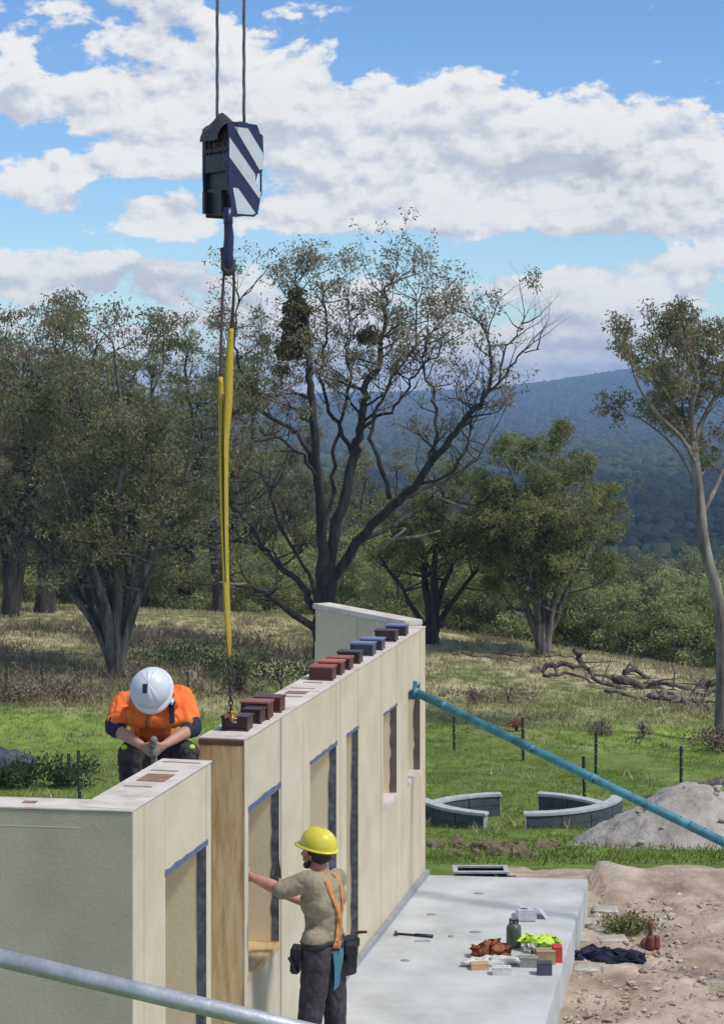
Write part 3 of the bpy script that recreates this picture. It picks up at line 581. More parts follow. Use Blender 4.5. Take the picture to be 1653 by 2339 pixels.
for i, (x, Y) in enumerate(bs):
    same = sorted([q for q in range(len(bs)) if nb_[q] == nb_[i]], key=lambda q: bs[q][0]); k = same.index(i)
    word = ['leftmost', 'second from the left', 'third from the left', 'fourth from the left', 'fifth from the left', 'sixth from the left', 'seventh from the left', 'eighth from the left'][k] if k < len(same)-1 else 'rightmost'
    copy_tree(B3, base_at(x, 1500, Y) - Vector((0, 0, .1)), rng.random()*6.28, (1.2, 1.2, .85+.5*rng.random()), 'grey green crest bush ' + nb_[i] + ', ' + word + ' there', 'bushes along the crest')
zones = [(100, 'at the left edge'), (330, 'behind the many stemmed gum'), (490, 'just left of the yellow sling'), (700, 'between the sling and the big bare trunk'), (980, 'behind the big bare gum'), (1150, 'near the dark stemmed gum'), (1330, 'behind the full green gum'), (1500, 'above the left fallen logs'), (9999, 'by the slender pale gum')]
seen = {}
for i, (x, y, Y, k, s) in enumerate(spots):
    b = base_at(x, y, Y); z_ = next(n for q, n in zones if x < q); seen.setdefault((z_, k), []).append((Y, i))
for i, (x, y, Y, k, s) in enumerate(spots):
    z_ = next(n for q, n in zones if x < q); order = sorted(seen[(z_, k)]); pos = [q[1] for q in order].index(i)
    rank = '' if len(order) == 1 else ['nearest ', 'second nearest ', 'third nearest ', 'fourth nearest ', 'fifth nearest '][pos] if pos < len(order)-1 or len(order) > 5 else 'furthest '
    copy_tree((B1, B2)[k], base_at(x, y, Y) - Vector((0, 0, .1)), rng.random()*6.28, (s*1.15, s*1.15, s*(.78 if x > 1340 else 1)), rank + ('pale green sapling ' if k == 0 else 'olive thin stemmed sapling ') + z_, GB)
# taller woodland trees behind, as copies
GW = 'woodland trees behind the front gums'
for i, (x, Y, src, s, lab) in enumerate([(-60,104,T3,.95,'tall dark gum cut off by the left edge, behind the leaning gum'),(190,106,T3,.92,'tall dark gum behind the middle of the many stemmed gum'),(330,112,T4,1.02,'forked dark gum deep in the left wood'),(420,104,T4,.95,'forked dark gum left of the yellow sling, in the second row'),
        (580,124,T3,.78,'dark gum right of the sling, far back behind the big bare gum'),(860,118,T4,.72,'short forked dark gum seen under the limbs of the big bare gum'),(1040,112,T9,.68,'sparse grey gum behind the dark stemmed gum'),(930,132,T9,.78,'sparse grey gum far back above the long wall'),
        (1140,104,T6,.98,'green gum crown to the left of the full green gum'),(780,130,T9,.85,'sparse grey gum directly behind the big bare trunk'),(1090,128,T8,.78,'grey green gum showing between bare limbs and hill'),
        (60,112,T1,.98,'many stemmed gum in the back row at the left edge'),(250,118,T1,1.0,'many stemmed gum in the back row behind the white helmet')]):
    b = base_at(x, 1430, Y); copy_tree(src, b, 1.3+i*1.7, s*(1.12 if x < 900 else 1.0), lab, GW)
print('tips', c1, c2, c3, c4, c5, c6, c7, c8, c9)

# ------------------------------------------------------------------ house walls
TH = math.atan(.2276); DV = Vector((math.sin(TH), math.cos(TH), 0)); NV = Vector((math.cos(TH), -math.sin(TH), 0))   # along the wall, out of its face
O0 = Vector((-.819, 13.78, 0)); WT = .34; HT = 2.55; UZ = Vector((0, 0, 1))
def Wp(s, t, z): return O0 + DV*s + NV*t + UZ*z
def wbox(mb, s0, s1, t0, t1, z0, z1):
    vs = [Wp(s, t, z) for z in (z0, z1) for (s, t) in ((s0, t0), (s1, t0), (s1, t1), (s0, t1))]
    return mb.add(vs, [(0,3,2,1),(4,5,6,7),(0,1,5,4),(1,2,6,5),(2,3,7,6),(3,0,4,7)])
def panel(parent, s0, s1, z0, z1, m='render', jit=0):
    g = .0022
    return wbox(MB(), s0+g, s1-g, -WT+.004, jit, z0, z1).build('wall_panel', MT[m], parent, bevel=.004)
def opening(parent, s0, s1, z0, z1, dark='tape', headw=.035, full=False):
    # lining boards inside the opening, then the sealing tape round its edge
    wbox(MB(), s1-.012, s1-.001, -WT+.01, -.004, z0+.003, z1-.003).build('reveal_lining', MT['reveal'], parent)
    wbox(MB(), s0+.001, s0+.012, -WT+.01, -.004, z0+.003, z1-.003).build('reveal_lining', MT['reveal'], parent)
    wbox(MB(), s0+.013, s1-.013, -WT+.01, -.004, z1-.013, z1-.002).build('reveal_lining', MT['reveal'], parent)
    rnd = random.Random(int(s0*100))
    # tape on the far jamb, with an uneven edge
    n = 14; vs = []; fs = []
    for i in range(n+1):
        z = z0+.01 + (z1-z0-.02)*i/n; wv = .058 + rnd.uniform(-.009, .009)
        vs += [Wp(s1-.0145, .0035, z), Wp(s1-.0145, -wv, z), Wp(s1-.0125, -wv, z), Wp(s1-.0125, .0035, z)]
    for i in range(n):
        for k in range(4): fs.append((i*4+k, i*4+(k+1)%4, (i+1)*4+(k+1)%4, (i+1)*4+k))
    fs += [(0,1,2,3), (n*4+3, n*4+2, n*4+1, n*4)]
    MB().add(vs, fs).build('sealing_tape', MT[dark], parent)
    vs = []; fs = []; n = 8
    for i in range(n+1):
        s = s0-.01 + (s1-s0+.04)*i/n; h = headw + rnd.uniform(-.008, .008)
        vs += [Wp(s, .0015, z1-.004-.012), Wp(s, .004, z1-.016), Wp(s, .004, z1-.016+h), Wp(s, .0015, z1-.016+h)]
    for i in range(n):
        for k in range(4): fs.append((i*4+k, i*4+(k+1)%4, (i+1)*4+(k+1)%4, (i+1)*4+k))
    fs += [(0,1,2,3), (n*4+3, n*4+2, n*4+1, n*4)]
    MB().add(vs, fs).build('sealing_tape', MT['tape_blue'], parent)
    if z0 > .1: wbox(MB(), s0-.02, s1+.03, -WT+.02, .006, z0-.05, z0+.001).build('window_sill', MT['walltop'] if not full else MT['timber'], parent, bevel=.005)
LW = empty('long_wall', O0); LW.location = (0, 0, 0)
SEND = 6.62
OPS = [(.09, .91, .88, 2.04), (1.84, 2.72, .88, 2.04), (3.08, 3.53, 0.02, 2.04), (4.57, 5.17, 1.13, 1.98), (5.73, 6.33, 1.13, 2.02)]
JT = [0, .96, 1.62, 2.86, 3.75, 4.47, 5.45, SEND]           # panel joints
def wall_run(parent, joints, ops, zt, mats):
    for k, (a, b) in enumerate(zip(joints[:-1], joints[1:])):
        m = mats[k % len(mats)]; cuts = [a]; oo = [o for o in ops if o[0] < b and o[1] > a]; jit = [0, .0025, .001, .003][k % 4]
        cur = a
        for o in oo:
            oa = max(o[0], a); ob = min(o[1], b)
            if oa > cur + .01: panel(parent, cur, oa, 0.02, zt, m, jit)
            panel(parent, oa-.0044, ob+.0044, o[3], zt-.0002, m, jit-.0012)
            if o[2] > .1: panel(parent, oa-.0044, ob+.0044, .02, o[2]-.001, m, jit-.0012)
            cur = ob
        if cur < b-.01: panel(parent, cur, b, 0.02, zt, m, jit)
wall_run(LW, JT, OPS, HT-.006, ['render_pale', 'render_pale', 'render', 'render', 'render', 'render', 'render'])
for i, o in enumerate(OPS): opening(LW, *o, dark='tape' if i < 3 else 'tape_brown', headw=[.045, .035, .03, .022, .012][i], full=(i == 0))
for k, (a, b) in enumerate([(0, 1.02), (1.024, 1.62), (1.624, 2.9), (2.904, 4.4), (4.404, 5.5), (5.504, SEND)]):
    wbox(MB(), a, b, -WT, .006, HT-.006, HT+.004+.001*(k % 2)).build('top_plate', MT['walltop'], LW, bevel=.002)
wbox(MB(), -.012, -.002, -WT+.006, -.004, .0, HT-.045).build('plywood_end', MT['plywood'], LW)
wbox(MB(), -.014, -.002, -WT+.006, -.004, HT-.045, HT-.008).build('end_batten', MT['ply_dark'], LW)
wbox(MB(), -.016, .0, -.003, .004, 0, HT-.004).build('edge_bead', MT['render_pale'], LW)
wbox(MB(), -.016, .0, -WT-.006, -WT+.005, 0, HT-.004).build('edge_bead', MT['render_pale'], LW)
wbox(MB(), -.01, SEND, .004, .045, .004, .055).build('base_channel', MT['grey_trim'], LW)
wbox(MB(), .952, .968, .0005, .0045, .05, HT-.01).build('open_joint', MT['slot'], LW)
# patches and slots on top of the wall
for (a, b, c, d, mm) in ((2.02, 2.16, -.26, -.09, 'pocket'), (1.86, 1.91, -.28, -.08, 'slot'), (2.30, 2.33, -.28, -.08, 'slot'), (2.62, 2.66, -.26, -.1, 'slot'), (.62, .66, -.28, -.06, 'slot')):
    wbox(MB(), a, b, c, d, HT-.002, HT+.008).build('top_plate_patch', MT[mm], LW)
tag(LW, 'long cream rendered wall with five openings and plywood end, running back', 'wall')

FW = empty('corner_wall', (0, 0, 0))
SA = (11.50-13.78)/math.cos(TH); SB = (13.0-13.78)/math.cos(TH)
fo = ((12.08-13.78)/math.cos(TH), (12.90-13.78)/math.cos(TH), .02, 2.03)
HF = HT
for (a, b, z0, z1) in ((SA+.20, fo[0], .02, HF-.01), (fo[0]-.0044, fo[1]+.0044, fo[3], HF-.0102), (fo[1], SB, .02, HF-.01)):
    wbox(MB(), a+.002, b-.002, -WT+.004, 0 if b != fo[1]+.0044 else -.0012, z0, z1).build('wall_panel', MT['render_pale'], FW, bevel=.004)
wbox(MB(), SA, SA+.198, -WT+.004, .002, .02, HF-.01).build('wall_panel', MT['render_pale'], FW, bevel=.004)
opening(FW, *fo, dark='tape', headw=.04)
wbox(MB(), SB, SB+.008, -WT+.004, -.002, .02, HF-.008).build('reveal_lining', MT['render_pale'], FW)
wbox(MB(), SA+.01, SB+.01, -WT, .006, HF-.0095, HF+.001).build('top_plate', MT['walltop'], FW, bevel=.002)
C0 = Wp(SA, 0, 0); DL = Vector((-.990, .143, 0)); NL = Vector((-.143, -.990, 0))   # the return running left
def lbox(mb, s0, s1, t0, t1, z0, z1):
    vs = [C0 + DL*s + NL*t + UZ*z for z in (z0, z1) for (s, t) in ((s0, t0), (s1, t0), (s1, t1), (s0, t1))]
    return mb.add(vs, [(0,3,2,1),(4,5,6,7),(0,1,5,4),(1,2,6,5),(2,3,7,6),(3,0,4,7)])
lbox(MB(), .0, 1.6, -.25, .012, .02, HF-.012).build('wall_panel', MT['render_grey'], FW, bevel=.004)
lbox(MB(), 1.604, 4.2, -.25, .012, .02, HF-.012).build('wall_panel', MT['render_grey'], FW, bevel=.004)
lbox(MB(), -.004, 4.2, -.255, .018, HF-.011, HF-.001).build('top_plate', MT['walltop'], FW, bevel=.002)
lbox(MB(), .30, 1.55, .012, .0135, HF-.115, HF-.110).build('render_line', MT['render_pale'], FW)
for (a, b, c, d, mm) in ((SA+.80, SA+1.03, -.26, -.08, 'pocket'), (SA+.62, SA+.65, -.28, -.10, 'slot'), (SA+1.13, SA+1.16, -.28, -.10, 'slot'), (SA+1.42, SA+1.44, -.3, -.04, 'slot')):
    wbox(MB(), a, b, c, d, HF-.002, HF+.005).build('top_plate_patch', MT[mm], FW)
lbox(MB(), .62, .70, -.15, -.09, HF-.003, HF+.003).build('top_plate_patch', MT['pocket'], FW)
tag(FW, 'grey cream L shaped corner wall with doorway at the lower left', 'wall')

BW = empty('angled_wall', (0, 0, 0))
a0 = Vector((.40, 20.45, 0)); a1 = Vector((-.52, 21.95, 0)); dv = (a1-a0).normalized(); nv = Vector((dv.y, -dv.x, 0)) * -1
if nv.y > 0: nv = -nv
def abox(mb, s0, s1, t0, t1, z0, z1):
    vs = [a0 + dv*s + nv*t + UZ*z for z in (z0, z1) for (s, t) in ((s0, t0), (s1, t0), (s1, t1), (s0, t1))]
    return mb.add(vs, [(0,3,2,1),(4,5,6,7),(0,1,5,4),(1,2,6,5),(2,3,7,6),(3,0,4,7)])
LL = (a1-a0).length
for (s0, s1) in ((-.1, .86), (.864, LL)): abox(MB(), s0, s1, -.2, 0, .02, HT-.012).build('wall_panel', MT['render'], BW, bevel=.004)
abox(MB(), LL, LL+.03, -.18, -.01, .02, HT-.38).build('end_trim', MT['render_pale'], BW)
abox(MB(), -.1, LL+.04, -.21, .015, HT-.012, HT+.045).build('top_plate', MT['walltop'], BW, bevel=.006)
tag(BW, 'short cream wall angled back behind the far end of the long wall', 'wall')

# slab, house floor
SD = Vector((.19, 1, 0)).normalized()
sl_ = MB(); e0 = Vector((2.30, 20.05, 0)); e1 = e0 - SD*9.2
poly = [Wp(SEND, .0, 0), e0, e1, Wp(-4.2, .0, 0)]
sl_.add([Vector((p.x, p.y, z)) for z in (-.42, 0) for p in poly], [(0,1,2,3),(7,6,5,4),(0,4,5,1),(1,5,6,2),(2,6,7,3),(3,7,4,0)])
o = sl_.build('concrete_slab', MT['concrete'], bevel=.012); tag(o, kind='structure')
fl = MB(); poly = [Wp(SEND, -.002, 0), Wp(-4.2, -.002, 0), Vector((-7, 9.6, 0)), Vector((-7, 23, 0)), Vector((-.6, 23, 0))]
fl.add([Vector((p.x, p.y, z)) for z in (-.42, -.006) for p in poly], [(0,1,2,3,4),(9,8,7,6,5)] + [(i, i+5, (i+1)%5+5, (i+1)%5) for i in range(5)])
tag(fl.build('house_floor', MT['concrete']), kind='structure')

# ------------------------------------------------------------------ boxes on the wall top
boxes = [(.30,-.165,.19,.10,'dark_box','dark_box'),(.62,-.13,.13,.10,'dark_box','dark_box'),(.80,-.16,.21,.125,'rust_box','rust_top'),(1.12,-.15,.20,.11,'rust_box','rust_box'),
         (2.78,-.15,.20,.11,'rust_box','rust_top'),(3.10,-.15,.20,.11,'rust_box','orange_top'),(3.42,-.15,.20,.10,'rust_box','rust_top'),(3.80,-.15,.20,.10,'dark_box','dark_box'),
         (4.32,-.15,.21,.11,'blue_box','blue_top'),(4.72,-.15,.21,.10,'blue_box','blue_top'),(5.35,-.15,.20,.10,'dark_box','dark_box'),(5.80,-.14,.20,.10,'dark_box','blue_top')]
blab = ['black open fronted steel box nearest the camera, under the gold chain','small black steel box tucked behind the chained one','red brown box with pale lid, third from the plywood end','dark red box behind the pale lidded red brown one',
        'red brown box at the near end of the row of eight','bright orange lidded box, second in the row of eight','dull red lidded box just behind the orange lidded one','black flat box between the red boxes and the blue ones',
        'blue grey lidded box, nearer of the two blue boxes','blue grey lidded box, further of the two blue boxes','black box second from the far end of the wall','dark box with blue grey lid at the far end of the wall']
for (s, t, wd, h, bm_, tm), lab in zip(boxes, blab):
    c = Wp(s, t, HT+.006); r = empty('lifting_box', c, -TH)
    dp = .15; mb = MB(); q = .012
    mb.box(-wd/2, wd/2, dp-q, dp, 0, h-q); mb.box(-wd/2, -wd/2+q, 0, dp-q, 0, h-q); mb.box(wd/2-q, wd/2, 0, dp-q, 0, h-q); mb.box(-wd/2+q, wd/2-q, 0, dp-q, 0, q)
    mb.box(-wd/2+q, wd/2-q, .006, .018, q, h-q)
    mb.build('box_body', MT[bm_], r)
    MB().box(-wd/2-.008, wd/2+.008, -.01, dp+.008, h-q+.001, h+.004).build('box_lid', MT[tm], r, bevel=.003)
    MB().box(-wd/2-.012, wd/2+.012, -.016, .004, -.001, .010).build('foot_plate', MT[bm_], r)
    if s == .30: MB().ell((.0, .003, h*.62), (.02, .006, .012)).build('latch', MT['galv'], r, True)
    tag(r, lab, 'box', 'steel boxes along the wall top')

# ------------------------------------------------------------------ crane block, ropes and sling
YB = 14.05; ub = YB/F
phi = R(40); E1 = Vector((math.cos(phi), math.sin(phi), 0)); EN = Vector((math.sin(phi), -math.cos(phi), 0))
front = P(521, 370, YB)                      # near vertical edge
TK = 66*ub/math.sin(phi); WD = 76*ub/math.cos(phi)
org = Vector((front.x, front.y, P(0, 490, YB).z))
BC = org + E1*WD/2 - EN*TK/2
cb = empty('crane_hook_block', BC)
Ob = org - BC
zz = lambda y: (490-y)*ub
outl = [(.10*WD, 0), (.78*WD, 0), (.88*WD, zz(475)), (.97*WD, zz(432)), (.86*WD, zz(424)), (.80*WD, zz(412)), (.86*WD, zz(388)), (1.0*WD, zz(383)), (1.03*WD, zz(345)), (1.01*WD, zz(300)), (.93*WD, zz(297)), (.84*WD, zz(277)), (.12*WD, zz(275)), (0, zz(285)), (0, zz(400)), (.04*WD, zz(440))]
MB().prism(outl, 0, -.025, Ob, E1, EN, UZ).build('cheek_plate', MT['navy_paint'], cb, bevel=.003)
MB().prism(outl, -TK+.025, -TK, Ob, E1, EN, UZ).build('cheek_plate', MT['navy_paint'], cb, bevel=.003)
st1 = [(.18*WD, zz(278+9)), (.56*WD, zz(287)), (1.0*WD, zz(352)), (1.0*WD, zz(378)), (.93*WD, zz(382))]
for stp in ([(.17*WD, zz(287)), (.56*WD, zz(288)), (1.0*WD, zz(342)), (1.0*WD, zz(379)), (.90*WD, zz(381))],
            [(.03*WD, zz(312)), (.03*WD, zz(357)), (.90*WD, zz(448)), (.94*WD, zz(434)), (.80*WD, zz(418)), (.77*WD, zz(392))],
            [(.13*WD, zz(427)), (.28*WD, zz(428)), (.78*WD, zz(482)), (.70*WD, zz(486)), (.26*WD, zz(486))]):
    MB().prism(stp, .003, .0005, Ob, E1, EN, UZ).build('white_stripe', MT['stripe_white'], cb)
cen = Ob + E1*WD*.5; RS = WD*.55
for k in range(4):
    c = cen - EN*(TK*(.2+.2*k)) + UZ*zz(325)
    mb = MB(); n = 26
    prof = [(-.022, RS), (-.008, RS-.03), (.008, RS-.03), (.022, RS)]
    vs = []; fs = []
    for i in range(n):
        a = 2*math.pi*i/n
        for (q, rr_) in prof + [(.022, .03), (-.022, .03)]: vs.append(c + EN*q + E1*rr_*math.cos(a) + UZ*rr_*math.sin(a))
    for i in range(n):
        j = (i+1) % n
        for k2 in range(6): fs.append((i*6+k2, i*6+(k2+1)%6, j*6+(k2+1)%6, j*6+k2))
    mb.add(vs, fs).build('sheave', MT['grease'], cb, True)
# guard arch over the sheaves on the left side
gp = []; 
for i in range(9):
    t = i/8; gp.append(cen - EN*(TK*(.28+.3*math.sin(t*3.14)*0+.22)) + E1*(-RS-.01)*math.cos(t*math.pi) + UZ*(zz(325)+(RS+.045)*math.sin(t*math.pi)))
mb = MB()
vs = []; fs = []
cg = cen - E1*WD*.32; RG = RS*.72
for i in range(11):
    a = math.pi*i/10
    for q in (-.12*TK, -.80*TK): vs.append(cg + EN*q - E1*RG*math.cos(a) + UZ*(zz(318)+RG*1.05*math.sin(a)))
    vs.append(cg - EN*TK*.46 - E1*RG*math.cos(a)*.96 + UZ*(zz(318)+(RG*1.05+.085)*math.sin(a)**1.5))
for i in range(10): fs += [(i*3, i*3+2, i*3+5, i*3+3), (i*3+2, i*3+1, i*3+4, i*3+5)]
mb.add(vs, fs).build('sheave_guard', MT['grease'], cb)
for (z0, z1, i0, i1) in ((zz(388), zz(345), .0, .99), (zz(425), zz(388), .10, .86), (zz(484), zz(425), .05, .93)):
    mb = MB(); mb.prism([(i0*WD+.004, z0), (i1*WD, z0), (i1*WD, z1), (i0*WD+.004, z1)], -.026, -TK+.026, Ob, E1, EN, UZ); mb.build('ballast', MT['black_steel'], cb, bevel=.004)
for k in range(5):   # ribs on the narrow face
    q = -TK*(.14+.17*k); MB().prism([(-.012, zz(345)), (.03, zz(345)), (.06, zz(290)), (.02, zz(300)), (-.012, zz(315))], q, q-.010, Ob, E1, EN, UZ).build('guard_rib', MT['grease'], cb)
MB().prism([(-.012, zz(342)), (.004, zz(342)), (.004, zz(334)), (-.012, zz(334))], -.02, -TK+.02, Ob, E1, EN, UZ).build('cross_bar', MT['bark_grey'], cb)
for q in (-.01, -TK+.01):
    for s_ in (.01, WD-.01):
        MB().tube([Ob+EN*q+E1*s_+UZ*zz(440), Ob+EN*q+E1*(s_+(.0 if s_ > .1 else -.006))+UZ*zz(378)], .008, 6).build('tie_rod', MT['black_steel'], cb)
for q in (-TK*.18, -TK*.8): MB().prism([(-.022, zz(482)), (.02, zz(482)), (.02, zz(432)), (-.022, zz(432))], q, q-.03, Ob, E1, EN, UZ).build('guard_rib', MT['black_steel'], cb)
hb = Ob + E1*WD*.42 - EN*TK*.45
hk = P(522, 555, YB) - BC; hk2 = P(521, 490, YB) - BC
MB().tube([hk2+UZ*.05, hk2-UZ*.06, hk2-UZ*.07, P(523,540,YB)-BC, P(521,570,YB)-BC, P(520,600,YB)-BC, P(521,622,YB)-BC], [.034,.034,.030,.036,.038,.036,.018], 12).build('hook_shank', MT['navy_paint'], cb, True)
hp = [P(521,565,YB)-BC + Vector((-.045,0,0)), P(511,590,YB)-BC, P(512,610,YB)-BC, P(521,622,YB)-BC, P(531,612,YB)-BC, P(533,590,YB)-BC]
MB().tube(*smoothpath(hp, [.016,.02,.026,.03,.024,.012], 4), 10).build('hook', MT['grease'], cb, True)
MB().tube([P(531,590,YB)-BC, P(528,565,YB)-BC], .008, 6).build('safety_latch', MT['grease'], cb)
tag(cb, 'navy crane hook block with white diagonal stripes hanging against the clouds', 'crane block')
for x, y1, lab in ((496, 266, 'left crane wire rope running up from the hook block'), (557, 262, 'right crane wire rope running up from the hook block')):
    a = P(x, y1, YB+.02); rt = empty('wire_rope', a)
    for k in range(3):
        MB().tube([Vector((.006*math.cos(6.28*(k/3)+i*.9), .006*math.sin(6.28*(k/3)+i*.9), -.05+i*.09)) for i in range(70)], .0068, 5).build('strand', MT['rope'], rt, True)
    tag(rt, lab, 'rope', 'crane wire ropes')
# twin-leg yellow sling
top = P(521, 612, YB); slg = empty('lifting_sling', P(525, 1500, 14.07)); SO = Vector(slg.location)
def ribbon(pts, ws, th, m, name, parent, tw=0.0, off=Vector((0,0,0))):
    vs = []; fs = []; k = len(pts)
    pp, ww = smoothpath([p - off for p in pts], ws, 6); k = len(pp)
    for i, p in enumerate(pp):
        a = .35 + tw*i/k; e = Vector((math.cos(a), math.sin(a), 0))*ww[i]/2; f_ = Vector((-math.sin(a), math.cos(a), 0))*th/2
        wv = .003*math.sin(i*1.7); vs += [p+e+f_*(1+wv), p-e+f_, p-e-f_, p+e-f_]
    for i in range(k-1):
        for q in range(4): fs.append((i*4+q, i*4+(q+1)%4, (i+1)*4+(q+1)%4, (i+1)*4+q))
    fs += [(0,1,2,3), (k*4-1, k*4-2, k*4-3, k*4-4)]
    return MB().add(vs, fs).build(name, m, parent, True)
ribbon([P(513,600,YB), P(508,680,YB), P(505,780,YB), P(504,860,YB)], [.016,.018,.02,.026], .010, MT['sling_dark'], 'sling_leg', slg, .3, SO)
ribbon([P(504,860,YB), P(507,980,YB), P(508,1100,YB), P(512,1250,YB), P(515,1350,YB), P(518,1430,YB), P(523,1500,YB)], [.03,.046,.052,.052,.050,.044,.02], .016, MT['sling'], 'sling_leg', slg, 1.4, SO)
ribbon([P(533,600,YB+.02), P(534,660,YB+.02), P(531,720,YB+.02), P(528,760,YB+.02)], [.016,.018,.02,.03], .010, MT['leaf_mist'], 'sling_leg', slg, .3, SO)
ribbon([P(528,750,YB+.02), P(524,830,YB+.02), P(521,920,YB+.02), P(514,1020,YB+.02), P(514,1150,YB+.02), P(516,1280,YB+.02), P(520,1400,YB+.02), P(524,1460,YB+.02), P(524,1500,YB+.02)], [.03,.055,.062,.056,.052,.052,.055,.055,.02], .018, MT['sling'], 'sling_leg', slg, 1.2, SO)
ribbon([P(509,900,YB-.02), P(510,1050,YB-.02), P(511,1200,YB-.02), P(514,1330,YB-.02)], [.008,.010,.010,.008], .012, MT['leaf_mist'], 'sling_fold', slg, .6, SO)
tag(slg, 'long yellow webbing sling hanging from the crane hook to the chain', 'sling')
ch = empty('lifting_chain', P(525, 1650, 14.08)); CO = Vector(ch.location)
def links(y0, y1, x0, x1, n, r, m, par):
    for i in range(n):
        t = (i+.5)/n; c = P(x0+(x1-x0)*t, y0+(y1-y0)*t, 14.08) - CO; hL = (y1-y0)/n*14.08/F*.62
        a = (i % 2)*math.pi/2+.4; e = Vector((math.cos(a), math.sin(a), 0))
        pts = [c + e*r*1.5*math.cos(q)+UZ*hL*math.sin(q) for q in np.linspace(0, 2*math.pi, 11)]
        MB().tube(pts, r*.62, 5, cap=False).build('chain_link', m, par, True)
links(1497, 1632, 523, 528, 13, .010, MT['grease'], ch)
links(1618, 1645, 527, 529, 4, .013, MT['gold'], ch)
for (dx, dz) in ((-.02, .03), (.012, .02), (.03, .035), (-.03, .012), (.022, .005), (0, .012), (-.012, .045), (.018, .05)):
    c = P(528, 1640, 14.08) - CO + Vector((dx, dz*.3, dz))
    MB().tube([c + Vector((.016*math.cos(q+dx*40), .006*math.cos(q*1), .014*math.sin(q))) for q in np.linspace(0, 6.283, 9)], .0055, 5, cap=False).build('chain_link', MT['gold'], ch, True)
tag(ch, 'dark chain with gold coloured links joining sling to the nearest box', 'chain')

# ------------------------------------------------------------------ teal brace
A = Vector((.50, 19.62, 1.99)); Bq = Vector((6.15, 16.2, -.28)); br = empty('wall_brace', Bq); d = (Bq-A); Ld = d.length; dn = d.normalized()
def bp(t): return A + dn*t - Bq
MB().tube([bp(.03), bp(Ld*.62)], .043, 16).build('outer_tube', MT['teal'], br, True)
MB().tube([bp(Ld*.60), bp(Ld-.1)], .036, 16).build('inner_tube', MT['teal'], br, True)
for t in (.02, .35, 1.38, 2.05, 3.1, Ld*.6): 
    MB().tube([bp(t), bp(t+.05)], .0465, 16).build('collar', MT['teal'], br, True)
sdv = dn.cross(UZ).normalized(); upv = sdv.cross(dn)
for i in range(26):
    t = .25 + i*.25
    if t < Ld-.2: MB().tube([bp(t)+upv*.036-sdv*.0, bp(t)+upv*.0445], .008, 6).build('pin_hole', MT['black'], br)
for t in (1.42, 2.10): MB().tube([bp(t)-sdv*.06, bp(t)+sdv*.06], .012, 6).build('locking_pin', MT['navy_paint'], br)
MB().box(-.05, .05, -.02, .05, -.09, .09, Matrix.Translation(A-Bq)).build('wall_bracket', MT['teal'], br, bevel=.006)
MB().box(-.12, .12, -.10, .10, -.06, -.03).box(-.03, -.02, -.05, .05, -.03, .08).box(.02, .03, -.05, .05, -.03, .08).build('foot_plate', MT['teal'], br)
tag(br, 'long teal painted steel brace propping the far end of the long wall', 'brace')

# ------------------------------------------------------------------ scaffold rail in the foreground, platform behind the corner wall
ra = P(-260, 2128, 5.2); rb = P(1900, 2640, 5.9)
rl = empty('scaffold_rail', rb); MB().tube([ra-rb, Vector((0, 0, 0))], .0242, 20).build('tube', MT['galv'], rl, True)
MB().tube([(0,0,.3), (0,0,-3.0)], .0242, 16).build('upright', MT['galv'], rl, True)
MB().tube([(-.035,0,.0), (.035,0,0)], .034, 12).build('coupler', MT['grease'], rl, True)
tag(rl, 'galvanised scaffold rail slanting across the bottom left corner', 'rail')
pf = empty('work_platform', (-1.62, 13.9, 0))
MB().box(-.36, .24, -.36, .38, 1.915, 1.955).build('deck', MT['timber'], pf)
for sx in (-.32, .18):
    for sy in (-.32, .34): MB().tube([(sx*1.2, sy*1.2, 0), (sx, sy, 1.915)], .024, 10).build('leg', MT['galv'], pf, True)
    MB().tube([(sx*1.1, -.40, 1.0), (sx*1.1, .40, 1.0)], .016, 8).build('rung', MT['galv'], pf, True)
tag(pf, 'trestle platform under the crouching worker behind the corner wall', 'platform')

# ------------------------------------------------------------------ people
def fuse(name, mb, m, parent, vox=.009, smooth=4, wr=0.0, ws=9.0):
    me = mb.mesh(name); t = bpy.data.objects.new('t', me); COL.objects.link(t)
    md = t.modifiers.new('r', 'REMESH'); md.mode = 'VOXEL'; md.voxel_size = vox
    if smooth: ms = t.modifiers.new('s', 'SMOOTH'); ms.factor = .5; ms.iterations = smooth
    dg = bpy.context.evaluated_depsgraph_get(); me2 = bpy.data.meshes.new_from_object(t.evaluated_get(dg)); bpy.data.objects.remove(t)
    me2.name = name
    if wr:
        nrm = [v.normal.copy() for v in me2.vertices]
        for v, nn in zip(me2.vertices, nrm):
            c = v.co; q = noise.fractal(Vector((c.x*ws, c.y*ws, c.z*ws*.6)), .8, 2, 3)
            r_ = 1-min(1, abs(noise.noise(Vector((c.x*ws*1.5+4, c.y*ws*1.5, c.z*ws*1.0)))*5))
            v.co = c + nn*wr*(q*.8 - .9*r_)
    return link(name, me2, m, parent, True)
